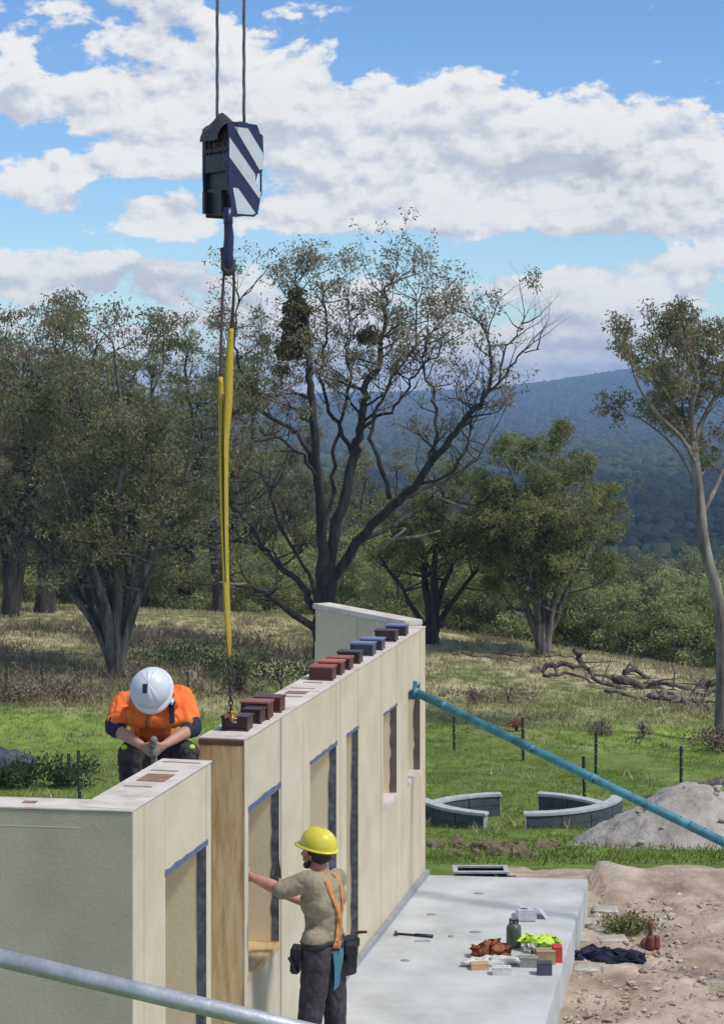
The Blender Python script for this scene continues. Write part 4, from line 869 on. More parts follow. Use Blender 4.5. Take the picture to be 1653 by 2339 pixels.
def hand(mb, wrist, dirv, palmn, side, curl=.5, spread=.0):
    """five fingers on a palm: dirv towards the fingers, palmn the way the palm faces, side towards the thumb"""
    d = dirv.normalized(); pn = (palmn - d*palmn.dot(d)).normalized(); s = (side - d*side.dot(d)); s = (s - pn*s.dot(pn)).normalized()
    base = wrist + d*.05
    mb.cap(wrist, .024, wrist + d*.03, .026)
    for k in range(4):
        o = s*(.030-.020*k)
        mb.cap(wrist + d*.015 + o*.7, .016, wrist + d*.088 + o, .0125)
        ln = (.040, .046, .043, .033)[k]; p0 = wrist + d*.088 + o
        d1 = (d*math.cos(curl*.8) + pn*math.sin(curl*.8)).normalized(); p1 = p0 + d1*ln
        d2 = (d*math.cos(curl*2.0) + pn*math.sin(curl*2.0)).normalized(); p2 = p1 + d2*ln*.65
        d3 = (d*math.cos(curl*2.7) + pn*math.sin(curl*2.7)).normalized(); p3 = p2 + d3*ln*.45
        mb.cap(p0, .0105, p1, .0095); mb.cap(p1, .0095, p2, .0085); mb.cap(p2, .0085, p3, .0075)
    t0 = wrist + d*.025 + s*.022; t1 = t0 + (s*.75 + d*.6 + pn*.25).normalized()*.042; t2 = t1 + (d*.9 + s*.2 + pn*.45).normalized()*.030
    mb.cap(t0, .015, t1, .0115); mb.cap(t1, .0112, t2, .009)
def head(mb, c, f, up, s=1.0):
    """skull, jaw, nose, brow, ears; f = facing, up = crown"""
    f = f.normalized(); up = (up - f*up.dot(f)).normalized(); l = up.cross(f)
    mx = Matrix((l, f, up)).transposed()
    def q(a, b, z): return c + l*a*s + f*b*s + up*z*s
    mb.ell(q(0, -.008, .03), (.074*s, .094*s, .088*s), mx); mb.ell(q(0, .028, -.03), (.060*s, .064*s, .085*s), mx)
    mb.cap(q(0, .055, -.095), .024*s, q(0, .03, -.085), .04*s)
    mb.cap(q(0, .088, .012), .008*s, q(0, .108, -.024), .014*s); mb.cap(q(-.03, .078, .022), .012*s, q(.03, .078, .022), .012*s)
    mb.cap(q(-.02, .084, -.058), .010*s, q(.02, .084, -.058), .010*s)
    for k in (-1, 1):
        mb.ell(q(k*.077, -.005, -.012), (.010*s, .020*s, .032*s), mx, 10, 8); mb.ell(q(k*.037, .06, -.028), (.022*s, .026*s, .024*s), mx, 10, 8)
    return q, mx
def hardhat(parent, c, f, up, m, s=1.0, bk=.050, wx=1.0):
    f = f.normalized(); up = (up - f*up.dot(f)).normalized(); l = up.cross(f)
    root = None; mb = MB(); nu = 72; nv = 12; vs = []; fs = []
    def Q(a, b, z): return c + l*a*s*wx + f*b*s + up*z*s
    for j in range(nv+1):
        t = j/nv*math.pi/2
        for i in range(nu):
            a = 2*math.pi*i/nu; ridge = .007*math.exp(-((math.cos(a))/.16)**2)*math.sin(t) + .004*math.exp(-((abs(math.cos(a))-.45)/.1)**2)*math.sin(t)
            rr_ = 1 + ridge/.13
            vs.append(Q(.118*math.cos(a)*math.cos(t*.999)*rr_, .142*math.sin(a)*math.cos(t*.999)*rr_, .135*math.sin(t)**.92*rr_))
    for j in range(nv):
        for i in range(nu): fs.append((j*nu+i, j*nu+(i+1)%nu, (j+1)*nu+(i+1)%nu, (j+1)*nu+i))
    shell = mb.add(vs, fs).build('hard_hat', m, parent, True)
    mb = MB(); vs = []; fs = []
    for i in range(nu):
        a = 2*math.pi*i/nu; fr = max(0, math.sin(a))**2; ex = .014 + bk*fr; dz = -.010 - .012*fr
        for (e, z) in ((-.004, .004), (ex, dz+.003), (ex, dz-.003), (-.006, -.004)):
            vs.append(Q((.118+e*.8)*math.cos(a), (.142+e)*math.sin(a), z))
    for i in range(nu):
        j = (i+1) % nu
        for k in range(4): fs.append((i*4+k, i*4+(k+1)%4, j*4+(k+1)%4, j*4+k))
    mb.add(vs, fs).build('brim', m, shell, True)
    return shell, Q

# --- the man in the yellow hat, reaching into the first window
W2 = empty('person', (-.28, 13.95, 0)); f2 = Vector((-.862, .507, 0)); l2 = Vector((-.507, -.862, 0)); org2 = Vector(W2.location)
def q2(f, l, z): return f2*f + l2*l + UZ*z
def w2(x, y, Y): return P(x, y, Y) - org2
hc = q2(.055, 0, 1.71)
sh = w2(702, 2014, 13.79); elb = w2(643, 2034, 13.78); wr = w2(574, 2004, 13.93); hd = w2(536, 1995, 14.03)
shr = q2(0, -.19, 1.49); elr = Vector((-.10, .38, 1.26)); wrr = Vector((-.30, .33, 1.34))
mb = MB(); head(mb, hc, f2 + l2*.05 + UZ*.04, UZ - f2*.10)
mb.cap(q2(.0, 0, 1.46), .068, hc - UZ*.07 - f2*.03, .055)
mb.cap(sh, .055, elb, .042); mb.cap(elb, .044, elb.lerp(wr, .35), .046); mb.cap(elb.lerp(wr, .35), .046, wr, .028)
mb.cap(shr, .055, elr, .042); mb.cap(elr, .044, wrr, .028)
mb.cap(sh, .05, q2(0, 0, 1.40), .07); mb.cap(shr, .05, q2(0, 0, 1.40), .07); mb.cap(q2(0, 0, 1.38), .09, q2(0, 0, 1.05), .08)
for k in (-1, 1):
    mb.cap(q2(0, k*.085, .98), .075, q2(.03*k, k*.12, .55), .05); mb.cap(q2(.03*k, k*.12, .55), .048, q2(0, k*.13, .10), .038); mb.cap(q2(-.02, k*.13, .05), .035, q2(.12, k*.14, .04), .03)
hand(mb, wr, hd-wr, Vector((.1, 1, -.1)), UZ, .45)
hand(mb, wrr, Vector((-.35, .0, .5)), Vector((-1, -.3, 0)), Vector((0, -1, .3)), .85)
fuse('body', mb, MT['skin_red'], W2, .0075, 2)
mb = MB()   # shirt
mb.cap(q2(-.005, .0, 1.34), .140, q2(.0, 0, 1.18), .128); mb.cap(q2(0, 0, 1.2), .128, q2(.0, 0, 1.10), .136)
mb.cap(q2(-.01, .10, 1.39), .118, q2(-.01, -.10, 1.39), .118); mb.cap(q2(-.02, 0, 1.46), .098, sh, .080); mb.cap(q2(-.02, 0, 1.46), .098, shr, .080); mb.cap(q2(-.02, .12, 1.44), .085, sh, .080); mb.cap(q2(-.02, -.12, 1.44), .075, shr, .074)
mb.cap(sh, .078, elb + (sh-elb)*.02, .068); mb.cap(shr, .072, elr + (shr-elr)*.15, .06)
mb.cap(q2(-.015, 0, 1.50), .085, q2(.005, 0, 1.56), .070)
mb.cap(q2(0, .1, 1.13), .105, q2(0, -.1, 1.13), .105)
shirt2 = fuse('shirt', mb, MT['khaki'], W2, .009, 5, .006, 9)
mb = MB()
mb.cap(q2(-.01, .075, 1.03), .118, q2(-.01, -.075, 1.03), .118)
for k in (-1, 1):
    mb.cap(q2(-.01, k*.085, .98), .118, q2(.03*k, k*.12, .55), .088); mb.cap(q2(.03*k, k*.12, .55), .085, q2(0, k*.13, .13), .075)
fuse('trousers', mb, MT['dark_cloth'], W2, .011, 3, .007, 7)
for k in (-1, 1):
    mb = MB(); mb.cap(q2(-.03, k*.13, .055), .05, q2(.15, k*.14, .045), .042); mb.cap(q2(-.03, k*.13, .07), .052, q2(-.02, k*.13, .17), .055); fuse('boot', mb, MT['boot'], W2, .01, 3)
fh = (f2 - UZ*.02); hup = (UZ - f2*.26).normalized()
hardhat(W2, hc + UZ*.052 - f2*.022, (f2 + UZ*.16), hup, MT['hat_yellow'], .98, .030)
mb = MB()   # hair and beard
qh = lambda a, b, z: hc + l2*a + f2*b + UZ*z
mb.cap(qh(.045, -.045, .02), .055, qh(-.045, -.045, .02), .055); mb.cap(qh(.04, -.065, -.03), .038, qh(-.04, -.065, -.03), .038); mb.cap(qh(.068, .01, .02), .020, qh(.068, -.035, -.03), .022); mb.cap(qh(-.068, .01, .02), .020, qh(-.068, -.035, -.03), .022)
fuse('hair', mb, MT['hair'], W2, .007, 2, .004, 40)
mb = MB(); mb.cap(qh(.055, .03, -.075), .020, qh(0, .074, -.100), .024); mb.cap(qh(-.055, .03, -.075), .018, qh(0, .074, -.100), .024); mb.cap(qh(.035, .055, -.085), .026, qh(-.035, .055, -.085), .026); mb.cap(qh(.063, .005, -.03), .013, qh(.058, .03, -.075), .018); mb.cap(qh(-.063, .005, -.03), .013, qh(-.058, .03, -.075), .018)
mb.cap(qh(-.022, .092, -.052), .008, qh(.022, .092, -.052), .008)
fuse('beard', mb, MT['hair'], W2, .006, 1, .003, 50)
def bvh_of(o):
    me = o.data; return BVHTree.FromPolygons([v.co[:] for v in me.vertices], [p.vertices[:] for p in me.polygons])
def strap(name, pts, wd, tree_, m, parent, off=.010, th=.004, n=26):
    pp, _ = smoothpath([Vector(p) for p in pts], [1]*len(pts), max(2, n//len(pts))); base = []; 
    for p in pp:
        loc, nn, _, _ = tree_.find_nearest(p); base.append((loc + nn*off, nn))
    vs = []; fs = []
    for i, (p, nn) in enumerate(base):
        d = (base[min(i+1, len(base)-1)][0] - base[max(i-1, 0)][0]).normalized(); s = d.cross(nn).normalized()*wd/2
        vs += [p+s, p-s, p-s-nn*th*2, p+s-nn*th*2]
    for i in range(len(base)-1):
        for q in range(4): fs.append((i*4+q, i*4+(q+1)%4, (i+1)*4+(q+1)%4, (i+1)*4+q))
    k = len(base); fs += [(0,1,2,3), (k*4-1, k*4-2, k*4-3, k*4-4)]
    return MB().add(vs, fs).build(name, m, parent, True)
bv2 = bvh_of(shirt2)
strap('brace_strap', [q2(.10, .09, 1.30), q2(.08, .10, 1.46), q2(-.02, .09, 1.56), q2(-.14, .05, 1.42), q2(-.17, .01, 1.28), q2(-.18, .02, 1.16), q2(-.16, .06, 1.06)], .044, bv2, MT['strap_orange'], W2)
strap('brace_strap', [q2(.10, -.09, 1.30), q2(.08, -.10, 1.46), q2(-.02, -.09, 1.56), q2(-.14, -.07, 1.42), q2(-.17, -.04, 1.28), q2(-.17, -.06, 1.16), q2(-.15, -.08, 1.05)], .044, bv2, MT['strap_orange'], W2)
strap('brace_strap', [q2(-.17, .03, 1.30), q2(-.18, -.02, 1.24), q2(-.18, -.03, 1.15), q2(-.17, 0, 1.05)], .05, bv2, MT['strap_orange'], W2, .012)
strap('waist_belt', [q2(.16*math.cos(a), .2*math.sin(a), 1.09) for a in np.linspace(0, 6.28, 14)], .05, bv2, MT['black'], W2, .008)
def pouch(c, sx, sy, sz, rz, m='black'):
    mx = Matrix.Translation(c) @ Matrix.Rotation(rz, 4, 'Z') @ Matrix.Rotation(.08, 4, 'Y')
    o = MB().box(-sx/2, sx/2, -sy/2, sy/2, -sz, 0, mx).build('tool_pouch', MT[m], W2, bevel=.012)
    MB().box(-sx/2-.006, sx/2+.006, -sy/2-.008, sy/2+.004, -.055, .008, mx).build('flap', MT[m], o, bevel=.005)
    return o
aang = math.atan2(l2.y, l2.x)
pouch(q2(-.08, -.20, 1.07), .09, .16, .26, aang+1.2); pouch(q2(.14, .11, 1.05), .07, .14, .17, aang+2.0); pouch(q2(-.17, -.12, 1.06), .10, .07, .15, aang+.5)
MB().cap(q2(-.13, -.26, 1.11), .012, q2(-.20, -.27, 1.12), .010).build('tool_handle', MT['rustred'], W2, True)
MB().cap(w2(660, 2190, 13.8), .010, w2(676, 2216, 13.85), .012).build('tool_handle', MT['black'], W2, True)
# rag hanging from the back pocket
vs = []; fs = []
for i in range(9):
    for j in range(6):
        u_ = j/5; v_ = i/8; p = q2(-.135-.012*math.sin(u_*7+v_*3), .075-.13*u_*(1-.35*v_), 1.05-.30*v_*(1-.25*u_)); vs.append(p)
for i in range(8):
    for j in range(5): fs.append((i*6+j, i*6+j+1, (i+1)*6+j+1, (i+1)*6+j))
b_ = len(vs); vs += [v + f2*.010 for v in vs]; fs += [tuple(x+b_ for x in f[::-1]) for f in fs]
MB().add(vs, fs).build('rag', MT['teal_cloth'], W2, True)
tag(W2, 'man in yellow hard hat, khaki shirt and orange braces reaching into the wall opening', 'person')
wd = empty('pointed_tool', org2 + wrr + Vector((-.03, -.02, .12)))
mb = MB(); mb.add([(-.028,-.006,0),(.028,-.006,0),(.028,.006,0),(-.028,.006,0),(-.003,-.003,.19),(.005,-.003,.19),(.005,.003,.19),(-.003,.003,.19)], [(0,3,2,1),(4,5,6,7),(0,1,5,4),(1,2,6,5),(2,3,7,6),(3,0,4,7)]); mb.build('blade', MT['dead'], wd)
MB().cap((0,0,-.14), .013, (0,0,.0), .012).build('handle', MT['boot'], wd, True)
tag(wd, 'dark pointed hand tool held upright in front of the khaki shirted man', 'hand tool')

# --- the man in orange, crouching behind the corner wall, seen from the front with head down
YC = 13.62; W1 = empty('person', (P(345, 1700, YC).x, 13.75, 1.96)); og1 = Vector(W1.location)
def w1(x, y, Y): return P(x, y, Y) - og1
fw = Vector((-.04, -1, 0)).normalized()
hcen = w1(349, 1577, 13.38); pel = w1(350, 1712, 13.95); nk = w1(350, 1592, 13.56)
shL = w1(415, 1592, 13.66); shR = w1(282, 1606, 13.66)          # his left is on the right of the picture
elL = w1(440, 1664, 13.52); elR = w1(260, 1664, 13.52); wrL = w1(378, 1700, 13.30); wrR = w1(322, 1702, 13.30)
knL = w1(428, 1722, 13.44); knR = w1(298, 1722, 13.44)
anL = w1(415, 0, 13.60); anL.z = .10; anR = w1(296, 0, 13.60); anR.z = .10
mb = MB()
hf = Vector((0.05, -.40, -.92)).normalized(); hu = Vector((-.08, -.90, .42)).normalized()
head(mb, hcen, hf, hu)
mb.cap(nk, .06, hcen - hu*.06, .055); mb.cap(nk, .09, pel, .12)
for (a, b, c) in ((shL, elL, wrL), (shR, elR, wrR)):
    mb.cap(nk, .06, a, .055); mb.cap(a, .052, b, .042); mb.cap(b, .044, b.lerp(c, .3), .045); mb.cap(b.lerp(c, .3), .045, c, .029)
for (k, a, dx) in ((knL, anL, .08), (knR, anR, -.08)):
    mb.cap(pel + Vector((dx, 0, 0)), .10, k, .06); mb.cap(k, .055, a, .04); mb.cap(a, .035, a + Vector((0, -.12, -.05)), .03)
hand(mb, wrL, w1(352, 1722, 13.26)-wrL, Vector((-1, 0, -.2)), Vector((0, -.3, .8)), .75)
hand(mb, wrR, w1(346, 1722, 13.26)-wrR, Vector((1, 0, -.2)), Vector((0, -.3, .8)), .75)
fuse('body', mb, MT['skin'], W1, .0075, 2)
mb = MB()
mb.cap(nk + Vector((0, .02, -.01)), .105, pel + Vector((0, -.10, .14)), .155); mb.cap(pel + Vector((0, -.1, .14)), .155, pel + Vector((0, 0, .04)), .15)
mb.cap(shL + Vector((-.02, 0, .0)), .085, shR + Vector((.02, 0, .0)), .085)
mb.cap(w1(392, 1640, 13.52), .075, w1(310, 1640, 13.52), .075); mb.cap(w1(385, 1600, 13.5), .08, w1(318, 1604, 13.5), .08)
mb.cap(shL, .086, shL.lerp(elL, .80), .078); mb.cap(shR, .086, shR.lerp(elR, .80), .078)
shirt1 = fuse('shirt', mb, MT['orange'], W1, .010, 3, .011, 8)
for (a, b, c) in ((shL, elL, wrL), (shR, elR, wrR)):
    mb = MB(); mb.cap(a.lerp(b, .90), .076, b + UZ*.004, .066); mb.cap(b, .064, b.lerp(c, .16), .056); fuse('sleeve_cuff', mb, MT['navy_cloth'], W1, .009, 3, .007, 10)
mb = MB(); mb.cap(pel + Vector((.08, 0, 0)), .135, pel + Vector((-.08, 0, 0)), .135)
for (k, a, dx) in ((knL, anL, .08), (knR, anR, -.08)): mb.cap(pel + Vector((dx, 0, 0)), .125, k, .085); mb.cap(k, .085, a + UZ*.03, .068)
fuse('trousers', mb, MT['dark_cloth'], W1, .011, 3, .012, 9)
for a in (anL, anR):
    mb = MB(); mb.cap(a + Vector((0, .03, -.045)), .05, a + Vector((0, -.15, -.055)), .042); mb.cap(a, .055, a - UZ*.03, .055); fuse('boot', mb, MT['boot'], W1, .01, 3)
for k, dx in ((knL, .035), (knR, -.035)): MB().ell(k + Vector((dx, -.055, .055)), (.022, .02, .018)).build('knee_pad', MT['vis'], W1, True)
bv1 = bvh_of(shirt1)
strap('placket', [w1(340, 1622, 13.40), w1(338, 1640, 13.42), w1(336, 1660, 13.45), w1(338, 1680, 13.5)], .03, bv1, MT['rag'], W1, .004, .002)
strap('harness_strap', [w1(404, 1560, 13.4), w1(402, 1600, 13.2), w1(403, 1645, 13.2), w1(400, 1670, 13.25)], .035, bv1, MT['navy_cloth'], W1, .006, .003)
strap('reflective_patch', [w1(393, 1588, 13.2), w1(396, 1600, 13.2), w1(398, 1616, 13.2)], .036, bv1, MT['reflect'], W1, .010, .002)
hs, HQ = hardhat(W1, hcen + hu*.05, hf, hu, MT['hat_white'], .96, .026, 1.2)
pa = HQ(-.03, .128, .052); pn = (HQ(-.03, .16, .07) - pa).normalized(); ax = (HQ(.0, .0, 1)-HQ(0, 0, 0)).normalized()
mb = MB(); b1_ = Vector((1, 0, 0)); b2_ = (pn.cross(b1_)).normalized()
bvh = bvh_of(hs); vs = []; fs = []
for i in range(5):
    for j in range(4):
        p = w1(318+10*(j/3), 1574+21*(i/4), 13.0); loc = None
        hit = bvh.ray_cast(p, Vector((0, 1, 0)));
        loc, nn = (hit[0], hit[1]) if hit[0] else (p, Vector((0, -1, 0))); vs.append(loc + nn*.004)
for i in range(4):
    for j in range(3): fs.append((i*4+j, i*4+j+1, (i+1)*4+j+1, (i+1)*4+j))
MB().add(vs, fs).build('black_sticker', MT['black'], hs)
tag(W1, 'man in orange shirt and white hard hat crouching head down behind the corner wall', 'person')
tl = empty('hand_drill', og1 + w1(351, 1716, 13.22))
mb = MB(); mb.cap((0,0,.075), .026, (0,.0,-.02), .028); mb.cap((0,.01,-.02), .020, (.004,.02,-.10), .022); mb.build('tool_body', MT['glove'], tl, True)
MB().cap((0,-.03,.05), .020, (0,-.10,.045), .012).build('chuck', MT['grease'], tl, True)
tag(tl, 'grey hand tool gripped in both hands of the crouching worker', 'hand tool')

# ------------------------------------------------------------------ curved garden benches
cy = Vector((3.02, 38.2, 0)); RB = 1.88
def bench(a0_, a1_, lab, flip=False):
    am = R((a0_+a1_)/2); c = cy + Vector((math.cos(am), math.sin(am), 0))*RB; c.z = gzf(c.x, c.y) - .03; r = empty('curved_bench', c)
    def arc(ri, ro, z0, z1, b0, b1, n=16):
        vs = []; fs = []
        for i in range(n+1):
            a = R(b0+(b1-b0)*i/n)
            for (q, z) in ((ri, z0), (ro, z0), (ro, z1), (ri, z1)): vs.append(cy + Vector((math.cos(a)*q, math.sin(a)*q, 0)) + UZ*(z+c.z) - c)
        for i in range(n):
            for k in range(4): fs.append((i*4+k, i*4+(k+1)%4, (i+1)*4+(k+1)%4, (i+1)*4+k))
        fs += [(0,1,2,3), (n*4+3, n*4+2, n*4+1, n*4)]; return MB().add(vs, fs)
    nb = max(3, int(abs(a1_-a0_)/16))
    for k in range(nb):
        b0 = a0_+(a1_-a0_)*k/nb; b1 = a0_+(a1_-a0_)*(k+1)/nb
        for row in range(2):
            z0 = -.35 if row == 0 else .185
            arc(RB-.05, RB+.14, z0, .18 if row == 0 else .36, b0+.18, b1-.18, 4).build('wall_block', MT['block'], r, bevel=.004)
    arc(RB-.07, RB+.16, .362, .42, a0_-1.5, a1_+1.5).build('seat_cap', MT['cap'], r, bevel=.008)
    for a in (a0_-.6, a1_+.1): arc(RB-.055, RB+.145, -.30, .36, a, a+.5, 1).build('end_plate', MT['cap'], r)
    tag(r, lab, 'bench', 'curved benches in a ring on the lawn')
bench(-90, -14, 'front right curved bench of the lawn ring, with white cap')
bench(14, 72, 'rear right curved bench of the lawn ring, touching the sand pile')
bench(97, 160, 'rear left curved bench of the lawn ring, partly behind the long wall')
bench(-163, -113, 'front left curved bench of the lawn ring, beside the wall end')

# ------------------------------------------------------------------ fence posts
for (x, yt, yb, lab) in ((1037,1638,1712,'thin post just right of the wall end, furthest along the paddock fence'),(1195,1640,1740,'second fence post from the wall end, crossed by the teal brace'),(1360,1672,1775,'tall fence post above the brace, with the shorter post on its left'),
        (1335,1728,1842,'fence post below the brace behind the right bench'),(1555,1705,1802,'fence post behind the top of the sand pile'),
        (15,1518,1592,'fence post at the left edge below the woodland'),(97,1512,1582,'second fence post from the left edge'),(180,1508,1560,'third fence post from the left edge, by the tree roots'),
        (182,1715,1838,'near fence post beside the dark weeds, just above the corner wall'),(157,1722,1800,'short fence post in the dark weeds'),(430,1535,1590,'fence post showing past the orange sleeve'),(643,1555,1600,'small post behind the boxes on the long wall')):
    g = G(x, yb); h = (yb-yt)*g.y/F; r = empty('fence_post', g)
    mb = MB(); tl_ = Matrix.Rotation(random.uniform(-.03, .03), 4, 'Y')
    for k in range(3):
        a = 2.1*k+.4; mb.box(0, .040, -.006, .006, -.3, h, tl_ @ Matrix.Rotation(a, 4, 'Z'))
    mb.build('steel_picket', MT['picket'], r); 
    mb = MB()
    for z in (.25, .5, .75): mb.box(-.012, .05, -.012, .012, h*z-.01, h*z+.01, tl_)
    mb.build('wire_clip', MT['galv'], r); tag(r, lab, 'post', 'steel pickets of the paddock fence')
# ------------------------------------------------------------------ sand pile
g0 = Vector((5.35, 31.6, 0)); g0.z = gzf(g0.x, g0.y); mb = MB(); n = 70; vs = []; fs = []
for i in range(n):
    for j in range(n):
        x = (i/(n-1)*2-1)*2.7; y = (j/(n-1)*2-1)*2.4; rr_ = math.hypot(x/1.95, y/1.9) + .14*noise.noise(Vector((x*.8, y*.8, 3)))
        h = 1.12*max(0, 1-rr_)**.92 if rr_ < 1 else -.25*(rr_-1)
        h = min(h, .98 + .1*noise.noise(Vector((x, y, 0))))
        h += (.075*noise.fractal(Vector((x*2.6, y*2.6, 7)), .7, 2, 5))*(rr_ < 1.05)
        vs.append((x, y, gzf(g0.x+x, g0.y+y) - g0.z + h - .02))
for i in range(n-1):
    for j in range(n-1): fs.append((i*n+j, (i+1)*n+j, (i+1)*n+j+1, i*n+j+1))
sp_ = empty('sand_pile', g0); MB().add(vs, fs).build('sand', MT['sand'], sp_, True)
for k in range(26):
    a = random.random()*6.28; r_ = random.uniform(.3, 1.8); x = math.cos(a)*r_; y = -abs(math.sin(a)*r_); rr_ = math.hypot(x/1.95, y/1.9)
    z = gzf(g0.x+x, g0.y+y)-g0.z+1.12*max(0, 1-rr_)**.92
    q = MB(); q.ell((x, y, z), (random.uniform(.03, .08), .05, .035), nu=7, nv=5); q.build('lump', MT['sand'], sp_)
tag(sp_, 'pale grey sand pile at the right edge behind the teal brace', 'sand pile')
# long dark sleepers behind the sand
for (x0, y0, x1, y1, lab) in ((1462,1838,1652,1792,'dark sleeper edging rising to the right behind the sand pile'),):
    a = G(x0, y0); b = G(x1+60, y1-14); c = (a+b)/2; r = empty('log_edging', c)
    MB().tube([a-c+UZ*.06, Vector((0,0,.07)), b-c+UZ*.08], [.10, .11, .10], 9).build('log', MT['dead'], r, True); tag(r, lab, 'log')

# ------------------------------------------------------------------ fallen logs on the crest
logs = [([(1030,1490),(1100,1500),(1180,1512),(1235,1528)], .05, 'thin fallen branch lying left of the log heap'),
        ([(1212,1535),(1260,1520),(1320,1522),(1370,1548),(1430,1565)], .16, 'long dark fallen limb at the left end of the log heap'),
        ([(1316,1488),(1322,1505),(1338,1530),(1400,1556)], .17, 'broken stump standing up in the middle of the fallen logs'),
        ([(1400,1545),(1450,1562),(1520,1575),(1600,1590)], .24, 'thick dark fallen trunk right of the broken stump'),
        ([(1425,1540),(1440,1530),(1500,1556),(1560,1570)], .15, 'dark limb lying on top of the thick fallen trunk'),
        ([(1480,1590),(1550,1598),(1625,1614)], .16, 'pale splintered log in front of the fallen trunk'),
        ([(1530,1602),(1600,1612),(1645,1608)], .11, 'low split branch nearest the slender gum'),
        ([(1600,1580),(1615,1565),(1645,1562)], .26, 'dark root end of the fallen trunk by the slender gum'),
        ([(1350,1548),(1420,1572),(1490,1588)], .13, 'grey limb leaning along the front of the log heap'),
        ([(1455,1568),(1520,1560),(1580,1578),(1640,1584)], .14, 'dark knobbly limb behind the thick fallen trunk'),
        ([(1500,1585),(1560,1592),(1610,1588),(1650,1575)], .15, 'short dark trunk leaning on the root end'),
        ([(1560,1618),(1610,1606),(1650,1596)], .10, 'pale forked stick in front of the root end'),
        ([(1240,1545),(1300,1540),(1360,1560),(1400,1580)], .09, 'thin grey branch below the broken stump'),
        ([(1120,1488),(1200,1500),(1290,1500),(1340,1515)], .07, 'long thin dark branch reaching left of the stump'),
        ([(1380,1575),(1450,1592),(1500,1604)], .10, 'low dark branch at the foot of the log heap'),
        ([(1395,1470),(1470,1462),(1530,1470),(1565,1490)], .10, 'bleached branch arching above the fallen logs')]
rnd = random.Random(5)
for pl, r0, lab in logs:
    pts = []
    for (x, y) in pl: pts.append(G(x, y+6))
    Ym = sum(p.y for p in pts)/len(pts); pts = [P(x, y, Ym) for (x, y) in pl]
    c = pts[0].copy(); r = empty('fallen_log', c); n = len(pts)
    pp, ro = smoothpath([p-c for p in pts], [r0*.72*(1-.55*i/(n-1)) for i in range(n)], 5)
    pp = [p + Vector((rnd.gauss(0, .03), rnd.gauss(0, .1), rnd.gauss(0, .03))) for p in pp]; ro = [q*rnd.uniform(.8, 1.15) for q in ro]
    MB().tube(pp, ro, 8).build('log', MT['dead'], r, True)
    for k in range(4):
        i = rnd.randrange(1, len(pp)-1); d = Vector((rnd.gauss(0, .5), rnd.gauss(0, .5), abs(rnd.gauss(.3, .4)))); MB().tube([pp[i], pp[i]+d*.5, pp[i]+d+Vector((rnd.gauss(0, .15), 0, rnd.gauss(0, .1)))], [ro[i]*.4, ro[i]*.25, .01], 5).build('broken_twig', MT['dead'], r)
    tag(r, lab, 'log', 'fallen timber along the crest')

# ------------------------------------------------------------------ rough clods on the lawn behind the slab
for i, (x, y, s) in enumerate([(985,1932,.16),(1020,1926,.2),(1060,1934,.2),(1100,1928,.16),(1130,1940,.22),(1170,1948,.24),(1200,1940,.2),(1235,1934,.2),(1262,1930,.16),(1040,1950,.14),(1090,1955,.13),(1150,1925,.12),(1215,1955,.15)]):
    g = G(x, y+6); rnd = random.Random(i); mb = MB()
    for k in range(6): mb.ell(Vector((rnd.gauss(0, s*.6), rnd.gauss(0, s*.5), rnd.uniform(0, s*.3))), (s*rnd.uniform(.4, .8), s*.5, s*rnd.uniform(.2, .4)), nu=9, nv=6)
    me = mb.mesh('turf_clod')
    for v in me.vertices: v.co += Vector((noise.noise(v.co*9+Vector((i,0,0))), noise.noise(v.co*9+Vector((0,i,5))), noise.noise(v.co*9)))*s*.35
    o = link('turf_clod', me, MT['clod']); o.location = g
    where_ = ['beside the wall end','second from the wall end','behind the dark trough','left of middle in the clod strip','in the middle of the clod strip','biggest, in front of the ring gap','right of the biggest clod','near the right end of the clod strip','at the right end of the clod strip','low and small near the wall end','low behind the trough cloth','small, set back towards the benches','low at the right of the clod strip'][i]
    tag(o, 'brown turf clod on the lawn, ' + where_, 'clod', 'turf clods behind the slab')

# ------------------------------------------------------------------ things round the slab
def onslab(x, y): k = (y-HY)/F; Y = EYE/k; return Vector(((x-CX)*Y/F, Y, 0))
def lump(name, c, r3, m, seed, rough=.35, fs_=6, nu=22, nv=14, rz=0.0, flat=True, parent=None):
    mb = MB(); mb.ell((0,0,0), r3, nu=nu, nv=nv); me = mb.mesh(name); s = min(r3)
    for v in me.vertices:
        q = v.co.copy(); k = Vector((q.x*fs_/max(r3), q.y*fs_/max(r3), q.z*fs_/max(r3)+seed))
        v.co = q + Vector((noise.noise(k), noise.noise(k+Vector((9,0,0))), noise.noise(k+Vector((0,9,0)))))*rough*s*2.2
        if flat and v.co.z < -s*.0: v.co.z *= .25
    o = link(name, me, m, parent, True); o.location = c + Vector((0, 0, s*.25)); o.rotation_euler = (0, 0, rz); return o
# hammer
h0 = onslab(905, 2136); hm = empty('hammer', h0)
MB().tube([(0,0,.012), (.33,-.10,.012)], [.009,.012], 8).build('handle', MT['black'], hm, True); MB().tube([(-.005,.05,.016),(.0,-.05,.016)], [.012,.018], 8).build('head', MT['grease'], hm)
MB().tube([(.17,-.052,.014),(.33,-.10,.014)], [.015,.017], 8).build('grip', MT['black'], hm, True)
tag(hm, 'black handled hammer lying on the slab near the long wall', 'hammer')
o = MB().box(-.07, .07, -.012, .012, 0, .015).build('chisel', MT['galv']); o.location = onslab(965, 2152); o.rotation_euler.z = .1; tag(o, 'small steel chisel on the slab below the hammer grip', 'chisel')
